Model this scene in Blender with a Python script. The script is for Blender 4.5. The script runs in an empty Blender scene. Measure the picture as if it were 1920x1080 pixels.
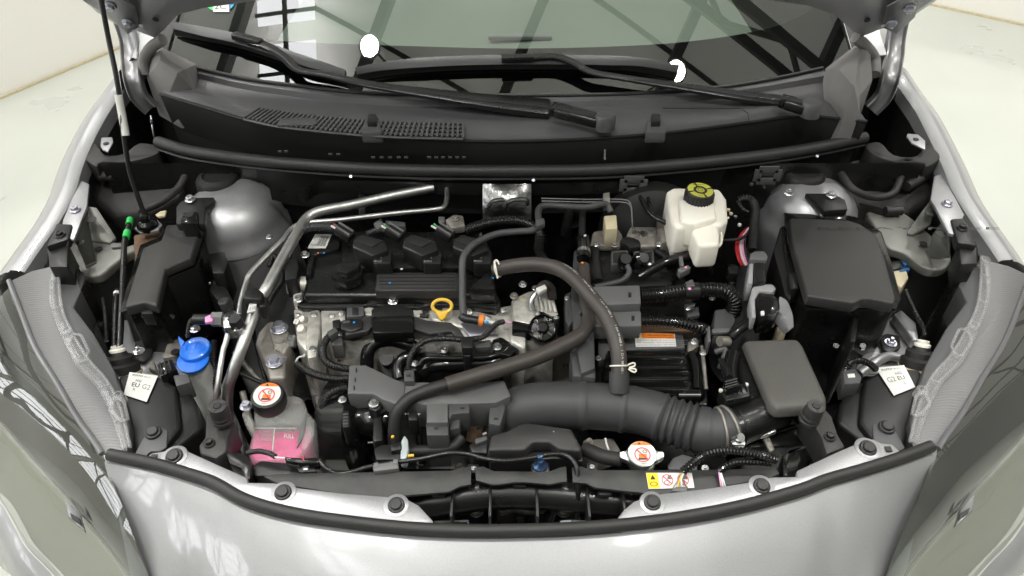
import bpy, bmesh, math, random
from mathutils import Vector, Matrix
random.seed(7)
SC = bpy.context.scene
COL = SC.collection
# ---------------------------------------------------------------- camera, world, exposure
CZ, PITCH, F = 1.77, math.radians(41.0), 1397.0
cam_d = bpy.data.cameras.new('camera'); cam = bpy.data.objects.new('camera', cam_d); COL.objects.link(cam)
cam.location = (0, 0, CZ); cam.rotation_euler = (math.pi/2 - PITCH, 0, 0)
cam_d.sensor_width = 36.0; cam_d.lens = 36.0*F/1920.0; cam_d.clip_start = 0.02; cam_d.clip_end = 200
SC.camera = cam
W = bpy.data.worlds.new('World'); SC.world = W; W.use_nodes = True
W.node_tree.nodes['Background'].inputs[0].default_value = (0.93, 0.95, 0.90, 1)
W.node_tree.nodes['Background'].inputs[1].default_value = 0.16
SC.view_settings.view_transform = 'Standard'; SC.view_settings.look = 'None'
SC.view_settings.exposure = 0.4; SC.view_settings.gamma = 1.0; SC.view_settings.use_curve_mapping = False
SC.cycles.use_denoising = True; SC.cycles.max_bounces = 6; SC.cycles.diffuse_bounces = 3
SC.cycles.glossy_bounces = 4; SC.cycles.transparent_max_bounces = 12; SC.cycles.caustics_reflective = False
SC.cycles.caustics_refractive = False
LAMP_E, SKY_E = 860.0, 0.36          # high-bay lamps, translucent roof sheets
# ---------------------------------------------------------------- pixel -> place
CP, SP = math.cos(PITCH), math.sin(PITCH)
CAM = Vector((0, 0, CZ)); FW = Vector((0, CP, -SP)); UP = Vector((0, SP, CP)); RT = Vector((1, 0, 0))
UZ = Vector((0, 0, 1))
def ray(px, py): return RT*((px-960)/F) + UP*((540-py)/F) + FW
def P(px, py, z):
    d = ray(px, py); return CAM + d*((z-CZ)/d.z)
def PY(px, py, y):
    d = ray(px, py); return CAM + d*(y/d.y)
def depth(v): return (v-CAM).dot(FW)
def S(v, n): return n*depth(v)/F          # n photo pixels at that place, in metres
# ---------------------------------------------------------------- materials
MATS = {}
def mat(name, col, rough=.5, metal=0., coat=0., bump=0., bscale=300., var=0., vscale=6., sss=0., alpha=1., emit=0., spec=.5, flake=0.):
    m = bpy.data.materials.new(name); m.use_nodes = True; nt = m.node_tree; b = nt.nodes['Principled BSDF']
    c = (col, col, col) if isinstance(col, (int, float)) else col
    b.inputs['Base Color'].default_value = (*c, 1); b.inputs['Roughness'].default_value = rough
    b.inputs['Metallic'].default_value = metal; b.inputs['Coat Weight'].default_value = coat
    b.inputs['Coat Roughness'].default_value = .06; b.inputs['Specular IOR Level'].default_value = spec
    b.inputs['Alpha'].default_value = alpha
    if sss: b.inputs['Subsurface Weight'].default_value = sss; b.inputs['Subsurface Radius'].default_value = (.02, .018, .015)
    if emit: b.inputs['Emission Color'].default_value = (*c, 1); b.inputs['Emission Strength'].default_value = emit
    if bump or var or flake:
        tc = nt.nodes.new('ShaderNodeTexCoord'); geo = nt.nodes.new('ShaderNodeNewGeometry')
    if bump:
        n = nt.nodes.new('ShaderNodeTexNoise'); n.inputs['Scale'].default_value = bscale; n.inputs['Detail'].default_value = 3
        nt.links.new(geo.outputs['Position'], n.inputs['Vector'])
        bp = nt.nodes.new('ShaderNodeBump'); bp.inputs['Strength'].default_value = bump; bp.inputs['Distance'].default_value = .002
        nt.links.new(n.outputs['Fac'], bp.inputs['Height']); nt.links.new(bp.outputs['Normal'], b.inputs['Normal'])
    if var or flake:
        n = nt.nodes.new('ShaderNodeTexNoise'); n.inputs['Scale'].default_value = vscale; n.inputs['Detail'].default_value = 5
        nt.links.new(geo.outputs['Position'], n.inputs['Vector'])
        r = nt.nodes.new('ShaderNodeValToRGB'); r.color_ramp.elements[0].position = .3; r.color_ramp.elements[1].position = .72
        r.color_ramp.elements[0].color = (*[x*(1-var) for x in c], 1); r.color_ramp.elements[1].color = (*[min(1, x*(1+var)) for x in c], 1)
        nt.links.new(n.outputs['Fac'], r.inputs['Fac'])
        out = r.outputs['Color']
        if flake:
            n2 = nt.nodes.new('ShaderNodeTexNoise'); n2.inputs['Scale'].default_value = 1400; n2.inputs['Detail'].default_value = 1
            nt.links.new(geo.outputs['Position'], n2.inputs['Vector'])
            mr = nt.nodes.new('ShaderNodeMapRange'); mr.inputs['From Min'].default_value = .3; mr.inputs['From Max'].default_value = .7
            mr.inputs['To Min'].default_value = 1-flake; mr.inputs['To Max'].default_value = 1+flake
            nt.links.new(n2.outputs['Fac'], mr.inputs['Value'])
            mx = nt.nodes.new('ShaderNodeVectorMath'); mx.operation = 'SCALE'
            nt.links.new(out, mx.inputs[0]); nt.links.new(mr.outputs[0], mx.inputs['Scale']); out = mx.outputs[0]
        nt.links.new(out, b.inputs['Base Color'])
        mr = nt.nodes.new('ShaderNodeMapRange'); mr.inputs['To Min'].default_value = max(.02, rough-.12*min(1, var*3)); mr.inputs['To Max'].default_value = min(1, rough+.12*min(1, var*3))
        nt.links.new(n.outputs['Fac'], mr.inputs['Value']); nt.links.new(mr.outputs[0], b.inputs['Roughness'])
    MATS[name] = m; return m
def glass(name, tint, ior, mult=1.0):
    m = bpy.data.materials.new(name); m.use_nodes = True; nt = m.node_tree; nt.nodes.clear()
    o = nt.nodes.new('ShaderNodeOutputMaterial'); t = nt.nodes.new('ShaderNodeBsdfTransparent'); g = nt.nodes.new('ShaderNodeBsdfGlossy')
    t.inputs[0].default_value = (*tint, 1); g.inputs['Roughness'].default_value = .006
    fr = nt.nodes.new('ShaderNodeFresnel'); fr.inputs[0].default_value = ior
    ge = nt.nodes.new('ShaderNodeNewGeometry'); s = nt.nodes.new('ShaderNodeMath'); s.operation = 'SUBTRACT'; s.inputs[0].default_value = mult
    mu = nt.nodes.new('ShaderNodeMath'); mu.operation = 'MULTIPLY'; mu.use_clamp = True
    k = nt.nodes.new('ShaderNodeMath'); k.operation = 'MULTIPLY'; k.inputs[1].default_value = mult
    nt.links.new(ge.outputs['Backfacing'], k.inputs[0]); nt.links.new(k.outputs[0], s.inputs[1])
    nt.links.new(fr.outputs[0], mu.inputs[0]); nt.links.new(s.outputs[0], mu.inputs[1])
    mx = nt.nodes.new('ShaderNodeMixShader'); nt.links.new(mu.outputs[0], mx.inputs[0]); nt.links.new(t.outputs[0], mx.inputs[1]); nt.links.new(g.outputs[0], mx.inputs[2])
    nt.links.new(mx.outputs[0], o.inputs[0]); MATS[name] = m; return m
mat('floor', (.50, .515, .47), .28, var=.055, vscale=1.6, spec=.35)
mat('wallw', (.82, .80, .75), .7, var=.03, vscale=.8)
mat('silver', (.305, .307, .312), .40, .22, coat=.9, var=.03, vscale=3, flake=.12)
mat('silver_in', (.40, .40, .41), .42, .7, coat=.25, var=.05, vscale=14, flake=.18)
mat('primer', (.19, .19, .172), .45, .35, var=.12, vscale=18)
mat('paint_dark', (.22, .22, .225), .38, .8, coat=.5, var=.08, vscale=9, flake=.12)
mat('black', .010, .42, bump=.08, bscale=700, var=.15, vscale=25)
mat('gloss', .007, .13, var=.1, vscale=20)
mat('satin', .009, .28, var=.12, vscale=22)
mat('rubber', (.017, .0167, .016), .55, bump=.05, bscale=500, var=.15, vscale=18)
mat('hose', (.046, .039, .034), .5, bump=.05, bscale=500, var=.12, vscale=20)
mat('hosegrey', (.045, .047, .048), .55, var=.12, vscale=22)
mat('intake', (.046, .046, .048), .55, bump=.06, bscale=400, var=.12, vscale=16)
mat('lid', (.031, .0305, .0295), .44, bump=.3, bscale=1000, var=.16, vscale=14)
mat('lid2', (.085, .081, .073), .5, bump=.35, bscale=900, var=.15, vscale=700)
mat('cowl', (.072, .072, .075), .36, bump=.15, bscale=1200, var=.08, vscale=9)
mat('foam', (.19, .182, .176), .75, bump=.1, bscale=600, var=.08, vscale=12)
mat('liner', (.016, .015, .014), .6, bump=.08, bscale=300, var=.15, vscale=10)
mat('grey', (.115, .115, .115), .5, bump=.08, bscale=700, var=.1, vscale=14)
mat('guard', (.026, .026, .025), .5, var=.6, vscale=28, bump=.1, bscale=300)
mat('grey2', (.07, .071, .072), .5, var=.1, vscale=14)
mat('alu', (.52, .52, .505), .42, 1., var=.10, vscale=40, bump=.05, bscale=250)
mat('cast', (.62, .60, .55), .45, .6, var=.30, vscale=55, bump=.35, bscale=180)
mat('castdull', (.30, .28, .25), .55, .6, var=.3, vscale=45, bump=.3, bscale=200)
mat('steel', (.66, .66, .66), .28, 1., var=.1, vscale=60)
mat('zinc', (.55, .55, .62), .35, 1., var=.1, vscale=60)
mat('foil', (.30, .30, .295), .30, 1., bump=1.0, bscale=70, var=.2, vscale=40)
mat('rust', (.22, .14, .09), .5, .5, var=.4, vscale=40)
mat('whitepl', (.80, .77, .68), .35, sss=.25, var=.04, vscale=12)
mat('pale', (.70, .71, .68), .4, alpha=.25, var=.03, vscale=10)
mat('washer', (.84, .86, .82), .4, sss=.15)
mat('pink', (.93, .02, .30), .3)
mat('blue', (.015, .17, .74), .35, coat=.2)
mat('yellow', (.80, .50, .05), .42, var=.06, vscale=60)
mat('orange', (.85, .22, .02), .45)
mat('lime', (.45, .45, .06), .5, var=.1, vscale=80)
mat('green', (.03, .50, .10), .45)
mat('navy', (.02, .10, .24), .5)
mat('cyan', (.02, .30, .75), .45)
mat('pinkpaint', (.85, .35, .62), .5)
mat('white', (.70, .69, .66), .5)
mat('offwhite', (.66, .66, .62), .45)
mat('cream', (.55, .48, .32), .5, var=.1, vscale=40)
mat('red', (.70, .03, .04), .45)
mat('warnyel', (.85, .58, .02), .45)
mat('ink', .012, .5)
mat('inkgrey', .16, .6)
mat('paleblue', (.42, .47, .47), .45)
mat('bluezinc', (.06, .11, .22), .3, .8)
mat('wirered', (.45, .02, .03), .4)
mat('reflector', (.62, .62, .63), .12, 1.)
mat('trimgrey', (.16, .16, .165), .35, .3, coat=.3)
mat('lens_in', (.11, .108, .10), .35)
mat('beige_reflection', (.56, .55, .47), .4)  # floor and walls mirrored in the lower lens, painted as a base colour
mat('frit', .004, .9, spec=0.)
mat('flute', (.14, .14, .142), .35, .4)
_nt = MATS['flute'].node_tree; _w = _nt.nodes.new('ShaderNodeTexWave'); _w.bands_direction = 'Y'; _w.inputs['Scale'].default_value = 60; _g = _nt.nodes.new('ShaderNodeNewGeometry'); _nt.links.new(_g.outputs['Position'], _w.inputs['Vector'])
_b = _nt.nodes.new('ShaderNodeBump'); _b.inputs['Strength'].default_value = .18; _b.inputs['Distance'].default_value = .002; _nt.links.new(_w.outputs['Fac'], _b.inputs['Height']); _nt.links.new(_b.outputs['Normal'], _nt.nodes['Principled BSDF'].inputs['Normal'])
mat('dash', (.16, .176, .157), .8, var=.06, vscale=3)
mat('roof', (.30, .30, .28), .6)
mat('beam', (.06, .06, .055), .6)
mat('roofsheet', (1.0, .985, .92), .6, emit=SKY_E)
mat('skylight', (.97, .98, 1.0), .6, emit=5.0)
mat('lightgrey', (.30, .30, .30), .45)
mat('lampglow', (1.0, .985, .95), .5, emit=LAMP_E)
glass('windglass', (.86, .90, .87), 2.1)
glass('lensglass', (.84, .85, .84), 1.9)
mat('clearpl', (.55, .55, .55), .08, alpha=.20, spec=.9)
# ---------------------------------------------------------------- object helpers
WL = {}
def tag(o, label=None, cat=None, group=None, kind=None):
    if label: o['label'] = label
    if cat: o['category'] = cat
    if group: o['group'] = group
    if kind: o['kind'] = kind
    return o
def link(o, parent, w):
    COL.objects.link(o); o.location = w; WL[o.name] = Vector(w)
    if parent is not None:
        o.parent = parent; o.matrix_parent_inverse = Matrix.Translation(-WL[parent.name])
    return o
def thing(name, label, cat, loc, group=None):
    o = bpy.data.objects.new(name, None); o.empty_display_size = .02
    link(o, None, loc); return tag(o, label, cat, group)
def fin(bm, name, m, parent=None, bevel=0., seg=2, ang=40, flat=False, angb=30, **kw):
    bmesh.ops.remove_doubles(bm, verts=bm.verts, dist=1e-6)
    bmesh.ops.recalc_face_normals(bm, faces=bm.faces)
    if bevel:
        es = [e for e in bm.edges if len(e.link_faces) == 2 and e.calc_face_angle(0) > math.radians(angb)]
        if es: bmesh.ops.bevel(bm, geom=es, offset=bevel, segments=seg, profile=.5, affect='EDGES', clamp_overlap=True)
    c = Vector((0, 0, 0))
    if bm.verts:
        xs = [v.co for v in bm.verts]
        c = Vector([(min(v[i] for v in xs)+max(v[i] for v in xs))/2 for i in range(3)])
    for v in bm.verts: v.co -= c
    me = bpy.data.meshes.new(name); bm.to_mesh(me); bm.free()
    me.materials.append(MATS[m] if isinstance(m, str) else m)
    if not flat:
        for p in me.polygons: p.use_smooth = True
        me.set_sharp_from_angle(angle=math.radians(ang))
    o = bpy.data.objects.new(name, me); link(o, parent, c)
    return tag(o, **kw)
def nb(): return bmesh.new()
def frame(loc, n=UZ, x=None):
    n = Vector(n).normalized(); x = Vector(x) if x is not None else (RT if abs(n.x) < .9 else Vector((0, 1, 0)))
    y = n.cross(x).normalized(); x = y.cross(n).normalized()
    m = Matrix((x, y, n)).transposed().to_4x4(); m.translation = loc; return m
def loft(bm, rings, closed=True, cap=True):
    R = [[bm.verts.new(p) for p in r] for r in rings]; n = len(rings[0])
    for a, b in zip(R, R[1:]):
        for i in range(n if closed else n-1):
            try: bm.faces.new((a[i], a[(i+1) % n], b[(i+1) % n], b[i]))
            except ValueError: pass
    if cap and closed: bm.faces.new(R[0][::-1]); bm.faces.new(R[-1])
    return R
def sheet(bm, rows, th=0.):
    """open grid of points; th>0 gives it thickness (downwards)"""
    loft(bm, rows, closed=False)
    if th:
        loft(bm, [[p-UZ*th for p in r] for r in rows], closed=False)
        a = rows; edge = [a[0], a[-1], [r[0] for r in a], [r[-1] for r in a]]
        for e in edge: loft(bm, [e, [p-UZ*th for p in e]], closed=False)
def crom(pts, k=6, closed=False):
    pts = [Vector(p) for p in pts]; n = len(pts)
    if n < 3: return pts
    out = []; rng = range(n if closed else n-1)
    for i in rng:
        g = (lambda j: pts[j % n]) if closed else (lambda j: pts[max(0, min(n-1, j))])
        p0, p1, p2, p3 = g(i-1), g(i), g(i+1), g(i+2)
        for s in range(k):
            t = s/k
            out.append(.5*((2*p1)+(p2-p0)*t+(2*p0-5*p1+4*p2-p3)*t*t+(3*p1-p0-3*p2+p3)*t**3))
    if not closed: out.append(pts[-1])
    return out
def resample(pts, step):
    L = [0.]
    for a, b in zip(pts, pts[1:]): L.append(L[-1]+(b-a).length)
    n = max(2, int(L[-1]/step)); out = []; j = 0
    for i in range(n+1):
        s = L[-1]*i/n
        while j < len(L)-2 and L[j+1] < s: j += 1
        t = (s-L[j])/max(1e-9, L[j+1]-L[j]); out.append(pts[j].lerp(pts[j+1], min(1, t)))
    return out, L[-1]
def resn(pts, n):
    """exactly n points evenly along a polyline"""
    L = [0.]
    for a, b in zip(pts, pts[1:]): L.append(L[-1]+(b-a).length)
    out = []; j = 0
    for i in range(n):
        s = L[-1]*i/(n-1)
        while j < len(L)-2 and L[j+1] < s: j += 1
        out.append(pts[j].lerp(pts[j+1], min(1, max(0, (s-L[j])/max(1e-9, L[j+1]-L[j])))))
    return out
def tube(bm, pts, r, n=12, step=None, rf=None, cap=True, squash=1.0):
    """pts already smooth; rf(s, L) multiplies the radius along the length"""
    step = step or max(r*.6, .003); pts, L = resample(pts, step)
    T = [(pts[min(i+1, len(pts)-1)]-pts[max(i-1, 0)]).normalized() for i in range(len(pts))]
    nv = T[0].cross(UZ)
    if nv.length < .1: nv = T[0].cross(RT)
    nv.normalize(); rings = []
    for i, p in enumerate(pts):
        nv = (nv - T[i]*nv.dot(T[i])).normalized(); bv = T[i].cross(nv)
        q = r*(rf(L*i/(len(pts)-1), L) if rf else 1)
        rings.append([p + nv*(q*math.cos(a)) + bv*(q*squash*math.sin(a)) for a in [2*math.pi*k/n for k in range(n)]])
    loft(bm, rings, cap=cap); return pts
def corr(pitch, deep=.86):
    return lambda s, L: (1.0 if (s/pitch) % 1 < .5 else deep)
def pts3(seq, z=None):
    return [P(q[0], q[1], q[2] if len(q) > 2 else z) for q in seq]
def pipe(name, seq, rpx, m, parent=None, z=None, pitch=0, deep=.84, n=12, k=8, rf=None, squash=1., **kw):
    p3 = pts3(seq, z); r = S(p3[len(p3)//2], rpx); bm = nb()
    if pitch: tube(bm, crom(p3, k), r, n, pitch/4.0, corr(pitch, deep))
    else: tube(bm, crom(p3, k), r, n, rf=rf, squash=squash)
    return fin(bm, name, m, parent, ang=50 if not pitch else 25, **kw)
def lathe(bm, prof, M, n=24):
    """profile [(r, h)] from bottom to top"""
    rings = [[M @ Vector((r*math.cos(2*math.pi*k/n), r*math.sin(2*math.pi*k/n), h)) for k in range(n)] for r, h in prof]
    loft(bm, rings)
def boxm(bm, M, sx, sy, sz, z0=False):
    v = [bm.verts.new(M @ Vector((x*sx/2, y*sy/2, (z*sz/2) + (sz/2 if z0 else 0)))) for z in (-1, 1) for x, y in ((-1, -1), (1, -1), (1, 1), (-1, 1))]
    for f in ((3, 2, 1, 0), (4, 5, 6, 7), (0, 1, 5, 4), (1, 2, 6, 5), (2, 3, 7, 6), (3, 0, 4, 7)): bm.faces.new([v[i] for i in f])
def bar(bm, a, b, w, h, up=UZ):
    a, b = Vector(a), Vector(b); d = b-a
    M = frame((a+b)/2, d, up if abs(d.normalized().dot(up)) < .95 else RT); boxm(bm, M, h, w, d.length)
def slab(bm, top, zb=None, th=None, taper=0., drop=None):
    """closed outline of points -> solid: straight down to zb, or th thick; taper spreads the foot outwards (m)"""
    c = sum(top, Vector())/len(top); bot = []
    for p in top:
        q = p.copy()
        if taper:
            d = Vector((p.x-c.x, p.y-c.y, 0)); q = q + d.normalized()*taper
        q.z = zb if zb is not None else p.z-th
        if drop: q = q + Vector(drop)
        bot.append(q)
    loft(bm, [bot, top])
def block(name, seq, z, zb, m, parent=None, bevel=.003, taper=0., sm=0, seg=2, **kw):
    bm = nb(); t = pts3(seq, z)
    if sm: t = crom(t, sm, True)
    slab(bm, t, zb, taper=taper); return fin(bm, name, m, parent, bevel=bevel, seg=seg, **kw)
def mesh_of(bm, name, m, ang=40):
    bmesh.ops.recalc_face_normals(bm, faces=bm.faces)
    me = bpy.data.meshes.new(name); bm.to_mesh(me); bm.free(); me.materials.append(MATS[m])
    for p in me.polygons: p.use_smooth = True
    me.set_sharp_from_angle(angle=math.radians(ang)); return me
def grow(seq, d):
    cx = sum(q[0] for q in seq)/len(seq); cy = sum(q[1] for q in seq)/len(seq); n = len(seq); out = []
    ar = sum(seq[i][0]*seq[(i+1) % n][1]-seq[(i+1) % n][0]*seq[i][1] for i in range(n)); sg = 1 if ar > 0 else -1
    for i in range(n):
        a, b, c = seq[i-1], seq[i], seq[(i+1) % n]; n1 = Vector((b[1]-a[1], a[0]-b[0])).normalized(); n2 = Vector((c[1]-b[1], b[0]-c[0])).normalized(); m = n1+n2; m = m/max(.5, m.dot(n1)) if m.length > .1 else n1
        out.append((b[0]+sg*m.x*d, b[1]+sg*m.y*d))
    return out
BOLT = {}
def bolt(at, r, parent, m='steel', n=UZ, kind='hex', name='bolt', spin=None):
    """flanged hex bolt of flange radius r"""
    if (m, kind) not in BOLT:
        bm = nb(); I = Matrix.Identity(4)
        if kind == 'hex':
            lathe(bm, [(1, 0), (1, .16), (.86, .28)], I, 20); lathe(bm, [(.72, .2), (.72, .72), (.62, .82), (.36, .82), (.30, .70)], I, 6)
        elif kind == 'washer':
            lathe(bm, [(1, 0), (1, .12), (.95, .15)], I, 24); lathe(bm, [(.80, .1), (.80, .22), (.76, .26)], I, 24); lathe(bm, [(.66, .2), (.66, .75), (.56, .86)], I, 6)
        elif kind == 'stud':
            lathe(bm, [(1, 0), (1, .14)], I, 24); lathe(bm, [(.68, .1), (.68, .55), (.6, .6)], I, 6); lathe(bm, [(.36, .5), (.36, 1.15), (.3, 1.2)], I, 12)
        elif kind == 'screw':
            lathe(bm, [(1, 0), (1, .35), (.8, .5), (.45, .5), (.3, .3)], I, 18)
        elif kind == 'torx':
            lathe(bm, [(1, 0), (1, .2)], I, 20); lathe(bm, [(.7, .1), (.7, .5), (.62, .58), (.4, .58), (.36, .35)], I, 12)
        BOLT[(m, kind)] = mesh_of(bm, 'bolt', m, 30)
    o = bpy.data.objects.new(name, BOLT[(m, kind)])
    a = random.uniform(0, 1) if spin is None else spin
    Mx = frame(at, n) @ Matrix.Rotation(a, 4, 'Z')
    link(o, parent, at); o.rotation_euler = Mx.to_euler(); o.scale = (r, r, r); return o
def pb(px, py, z, rpx, parent, m='steel', n=UZ, kind='hex', name='bolt'):
    v = P(px, py, z); return bolt(v, S(v, rpx), parent, m, n, kind, name)
# flat print: shapes in a unit square laid on a bilinear patch a b c d (counter-clockwise from lower left)
def patch(a, b, c, d, lift=.0008):
    n = (b-a).cross(d-a).normalized()*lift
    return lambda u, v: a*(1-u)*(1-v)+b*u*(1-v)+c*u*v+d*(1-u)*v+n
def pquad(corners, z): return [P(x, y, z) for x, y in corners]
def pr_poly(name, f, uv, m, parent):
    bm = nb(); bm.faces.new([bm.verts.new(f(u, v)) for u, v in uv]); 
    return fin(bm, name, m, parent, flat=True)
def circ(cx, cy, rx, ry=None, n=28, a0=0, a1=2*math.pi):
    ry = ry or rx; return [(cx+rx*math.cos(a0+(a1-a0)*k/n), cy+ry*math.sin(a0+(a1-a0)*k/n)) for k in range(n if a1-a0 > 6.28 else n+1)]
def pr_ring(name, f, cx, cy, rx, ry, w, m, parent, bars=()):
    bm = nb(); n = 32
    A = [bm.verts.new(f(*q)) for q in circ(cx, cy, rx, ry, n)]; Bv = [bm.verts.new(f(*q)) for q in circ(cx, cy, rx*(1-w), ry*(1-w), n)]
    for i in range(n): bm.faces.new((A[i], A[(i+1) % n], Bv[(i+1) % n], Bv[i]))
    for (x0, y0, x1, y1, t) in bars:
        d = Vector((x1-x0, y1-y0)); p = Vector((-d.y, d.x)).normalized()*t/2
        bm.faces.new([bm.verts.new(f(*q)) for q in ((x0-p.x, y0-p.y), (x1-p.x, y1-p.y), (x1+p.x, y1+p.y), (x0+p.x, y0+p.y))])
    return fin(bm, name, m, parent, flat=True)
def text(s, f, u0, v0, h, m, parent, wide=1.0, shear=0., name='lettering', bold=0.):
    cu = bpy.data.curves.new('t', 'FONT'); cu.body = s; cu.size = 1; cu.shear = shear; cu.resolution_u = 2; cu.offset = bold
    to = bpy.data.objects.new('t', cu); me = bpy.data.meshes.new_from_object(to)
    bm = nb(); bm.from_mesh(me); bpy.data.objects.remove(to); bpy.data.curves.remove(cu); bpy.data.meshes.remove(me)
    for v in bm.verts: v.co = f(u0+v.co.x*h*wide*1.4, v0+v.co.y*h*1.4)
    return fin(bm, name, m, parent, flat=True)
# ================================================================ the hall
def flat(name, pts, m, kind='structure', th=0., up=UZ):
    bm = nb()
    if th: loft(bm, [[p-up*th for p in pts], pts])
    else: bm.faces.new([bm.verts.new(p) for p in pts])
    return fin(bm, name, m, flat=True, kind=kind)
V = Vector
flat('floor', [V((-9, -7, 0)), V((9, -7, 0)), V((9, 11, 0)), V((-9, 11, 0))], 'floor')
def wall(name, a, b, h):
    a, b = V((a[0], a[1], 0)), V((b[0], b[1], 0)); d = (b-a).normalized(); n = V((-d.y, d.x, 0))*.12
    if n.y < 0: n = -n
    bm = nb(); loft(bm, [[a, b, b+n, a+n], [p+UZ*h for p in (a, b, b+n, a+n)]]); o = fin(bm, name, 'wallw', flat=True, kind='structure')
    d2 = V((d.x, d.y, 0)); bm = nb(); M = frame((a+b)/2-n*.09, UZ, d2); boxm(bm, M, (b-a).length, .012, .012, True)
    fin(bm, 'skirting', 'cream', o, flat=True)
wall('wall_left', (-5.6, -1.62), (-.95, 6.4), 2.0)
wall('wall_right', (1.05, 6.12), (8.0, .6), 2.4)
bm = nb(); boxm(bm, Matrix.Translation((-8.9, 2, 3.75)), .2, 18, 7.5); hw = fin(bm, 'hall_wall', 'wallw', flat=True, kind='structure')
for k in range(5):                                     # tall daylight windows in the hall's side wall
    y = -4.2+k*2.3; wn = bpy.data.objects.new('window', None); link(wn, hw, (-8.78, y, 4.4))
    bm = nb(); boxm(bm, Matrix.Translation((-8.78, y, 4.4)), .02, 1.95, 3.5); fin(bm, 'pane', 'skylight', wn, flat=True)
    for q in range(6): bm = nb(); boxm(bm, Matrix.Translation((-8.74, y, 2.75+q*.66)), .05, 2.0, .07); fin(bm, 'glazing_bar', 'beam', wn, flat=True)
    for q in (-1, 0, 1): bm = nb(); boxm(bm, Matrix.Translation((-8.72, y+q*.97, 4.4)), .05, .08, 3.6); fin(bm, 'mullion', 'beam', wn, flat=True)
    bm = nb(); bar(bm, (-8.6, y-1, 2.7), (-8.6, y+1, 6.1), .12, .12); fin(bm, 'brace', 'beam', wn, flat=True)
ZR = 7.2
bm = nb(); boxm(bm, Matrix.Translation((0, 2, ZR+.34)), 20, 20, .04); roof = fin(bm, 'ceiling', 'roofsheet', flat=True, kind='structure')
RA = Matrix.Translation((0, 2.5, 0)) @ Matrix.Rotation(math.radians(-27), 4, 'Z')     # the roof steel runs askew to the car
def rbar(name, a, b, w, h, parent=roof):
    bm = nb(); bar(bm, RA @ V(a), RA @ V(b), w, h); fin(bm, name, 'beam', parent, flat=True)
for k in range(11):
    x = -8.5+k*1.7; rbar('rafter', (x, -11, ZR+.12), (x, 11, ZR+.12), .11, .2)
for k in range(13):
    y = -10+k*1.6; rbar('purlin', (-11, y, ZR+.27), (11, y, ZR+.27), .05, .05)
for k in range(4):
    y = -7.5+k*4.6; bm = nb()
    bar(bm, RA @ V((-11, y, ZR-.05)), RA @ V((11, y, ZR-.05)), .1, .1); bar(bm, RA @ V((-11, y, ZR-.8)), RA @ V((11, y, ZR-.8)), .1, .1)
    for q in range(18):
        x = -10.6+q*1.2; bar(bm, RA @ V((x, y, ZR-.8)), RA @ V((x+.6, y, ZR-.05)), .05, .05); bar(bm, RA @ V((x+.6, y, ZR-.05)), RA @ V((x+1.2, y, ZR-.8)), .05, .05)
    fin(bm, 'truss', 'beam', roof, flat=True)
for j in range(5):                                     # narrow strip of clear roof lights over one side
    bm = nb(); boxm(bm, Matrix.Translation((-2.72, -5.4+j*2.4, ZR-.15)), .72, 2.2, .02); fin(bm, 'roof_light', 'skylight', roof, flat=True)
    for q in range(4): bm = nb(); boxm(bm, Matrix.Translation((-2.72, -6.4+j*2.4+q*.6, ZR-.18)), .76, .035, .03); fin(bm, 'glazing_bar', 'beam', roof, flat=True)
bm = nb(); boxm(bm, Matrix.Translation((-2.72, -.6, ZR-.19)), .05, 12, .04); fin(bm, 'glazing_rail', 'beam', roof, flat=True)
lamps = [(-1.48, 2.60), (1.72, 2.40), (-1.4, -.9), (1.5, -.9), (-4.3, 1.0), (4.4, 1.0), (-4.2, 5), (4.2, 5)]
lampw = ['above the windscreen, over the hood prop side', 'above the windscreen, over the brake fluid side', 'behind the camera over the coolant bottle side', 'behind the camera over the air box side',
         'nearest the bare side wall', 'over the open floor beside the air box', 'in the corner by the skirting', 'over the far wall end']
for (x, y), w in zip(lamps, lampw):
    t = thing('high_bay_lamp', 'round white high bay lamp hanging '+w, 'lamp', (x, y, ZR-1.1), 'high bay lamps')
    bm = nb(); lathe(bm, [(.06, .13), (.10, .09), (.115, 0), (.10, .0), (.094, .02)], Matrix.Translation((x, y, ZR-1.1)), 32); fin(bm, 'housing', 'paint_dark', t)
    bm = nb(); lathe(bm, [(.09, .012), (.09, .016)], Matrix.Translation((x, y, ZR-1.105)), 32); fin(bm, 'diffuser', 'lampglow', t)
    bm = nb(); tube(bm, [V((x, y, ZR-.92)), V((x, y, ZR+.25))], .012, 8); fin(bm, 'hanger', 'beam', t)

# ================================================================ windscreen, cowl, bonnet
TS = math.tan(math.radians(28))
def zg(x, y): return 1.04 + (y-1.473)*TS - .052*x*x
def G(px, py, lift=0.):
    d = ray(px, py); t = 1.6
    for _ in range(30):
        p = CAM+d*t; e = p.z-(zg(p.x, p.y)+lift); t += e/(-(d.z)+d.y*TS)
    return CAM+d*t
base = [(310, 118), (368, 128), (467, 150), (560, 162), (640, 172), (760, 178), (960, 180), (1150, 178), (1257, 172), (1357, 164), (1450, 149), (1542, 129), (1600, 112)]
gb = [G(*q) for q in base]
def up_glass(p, s, lift=0.):
    x = p.x*(1-.10*s); y = p.y+s*.86; return V((x, y, zg(x, y)+lift))
ws = thing('windscreen', 'raked car windscreen glass reflecting the roof trusses and lamps', 'windscreen', gb[6])
bm = nb(); rows = [[up_glass(p, s) for p in crom(gb, 3)] for s in [k/10 for k in range(11)]]; rows_g = rows; sheet(bm, rows, .005)
fin(bm, 'glass_pane', 'windglass', ws)
frit = [(310, 40), (430, 66), (545, 78), (640, 82), (760, 86), (960, 91), (1150, 87), (1280, 79), (1400, 62), (1480, 40), (1545, 5)]
bm = nb(); fa = [G(*q, -.009) for q in base]; fa = crom(fa, 4); fb = crom([G(*q, -.009) for q in frit], 4)
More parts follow.
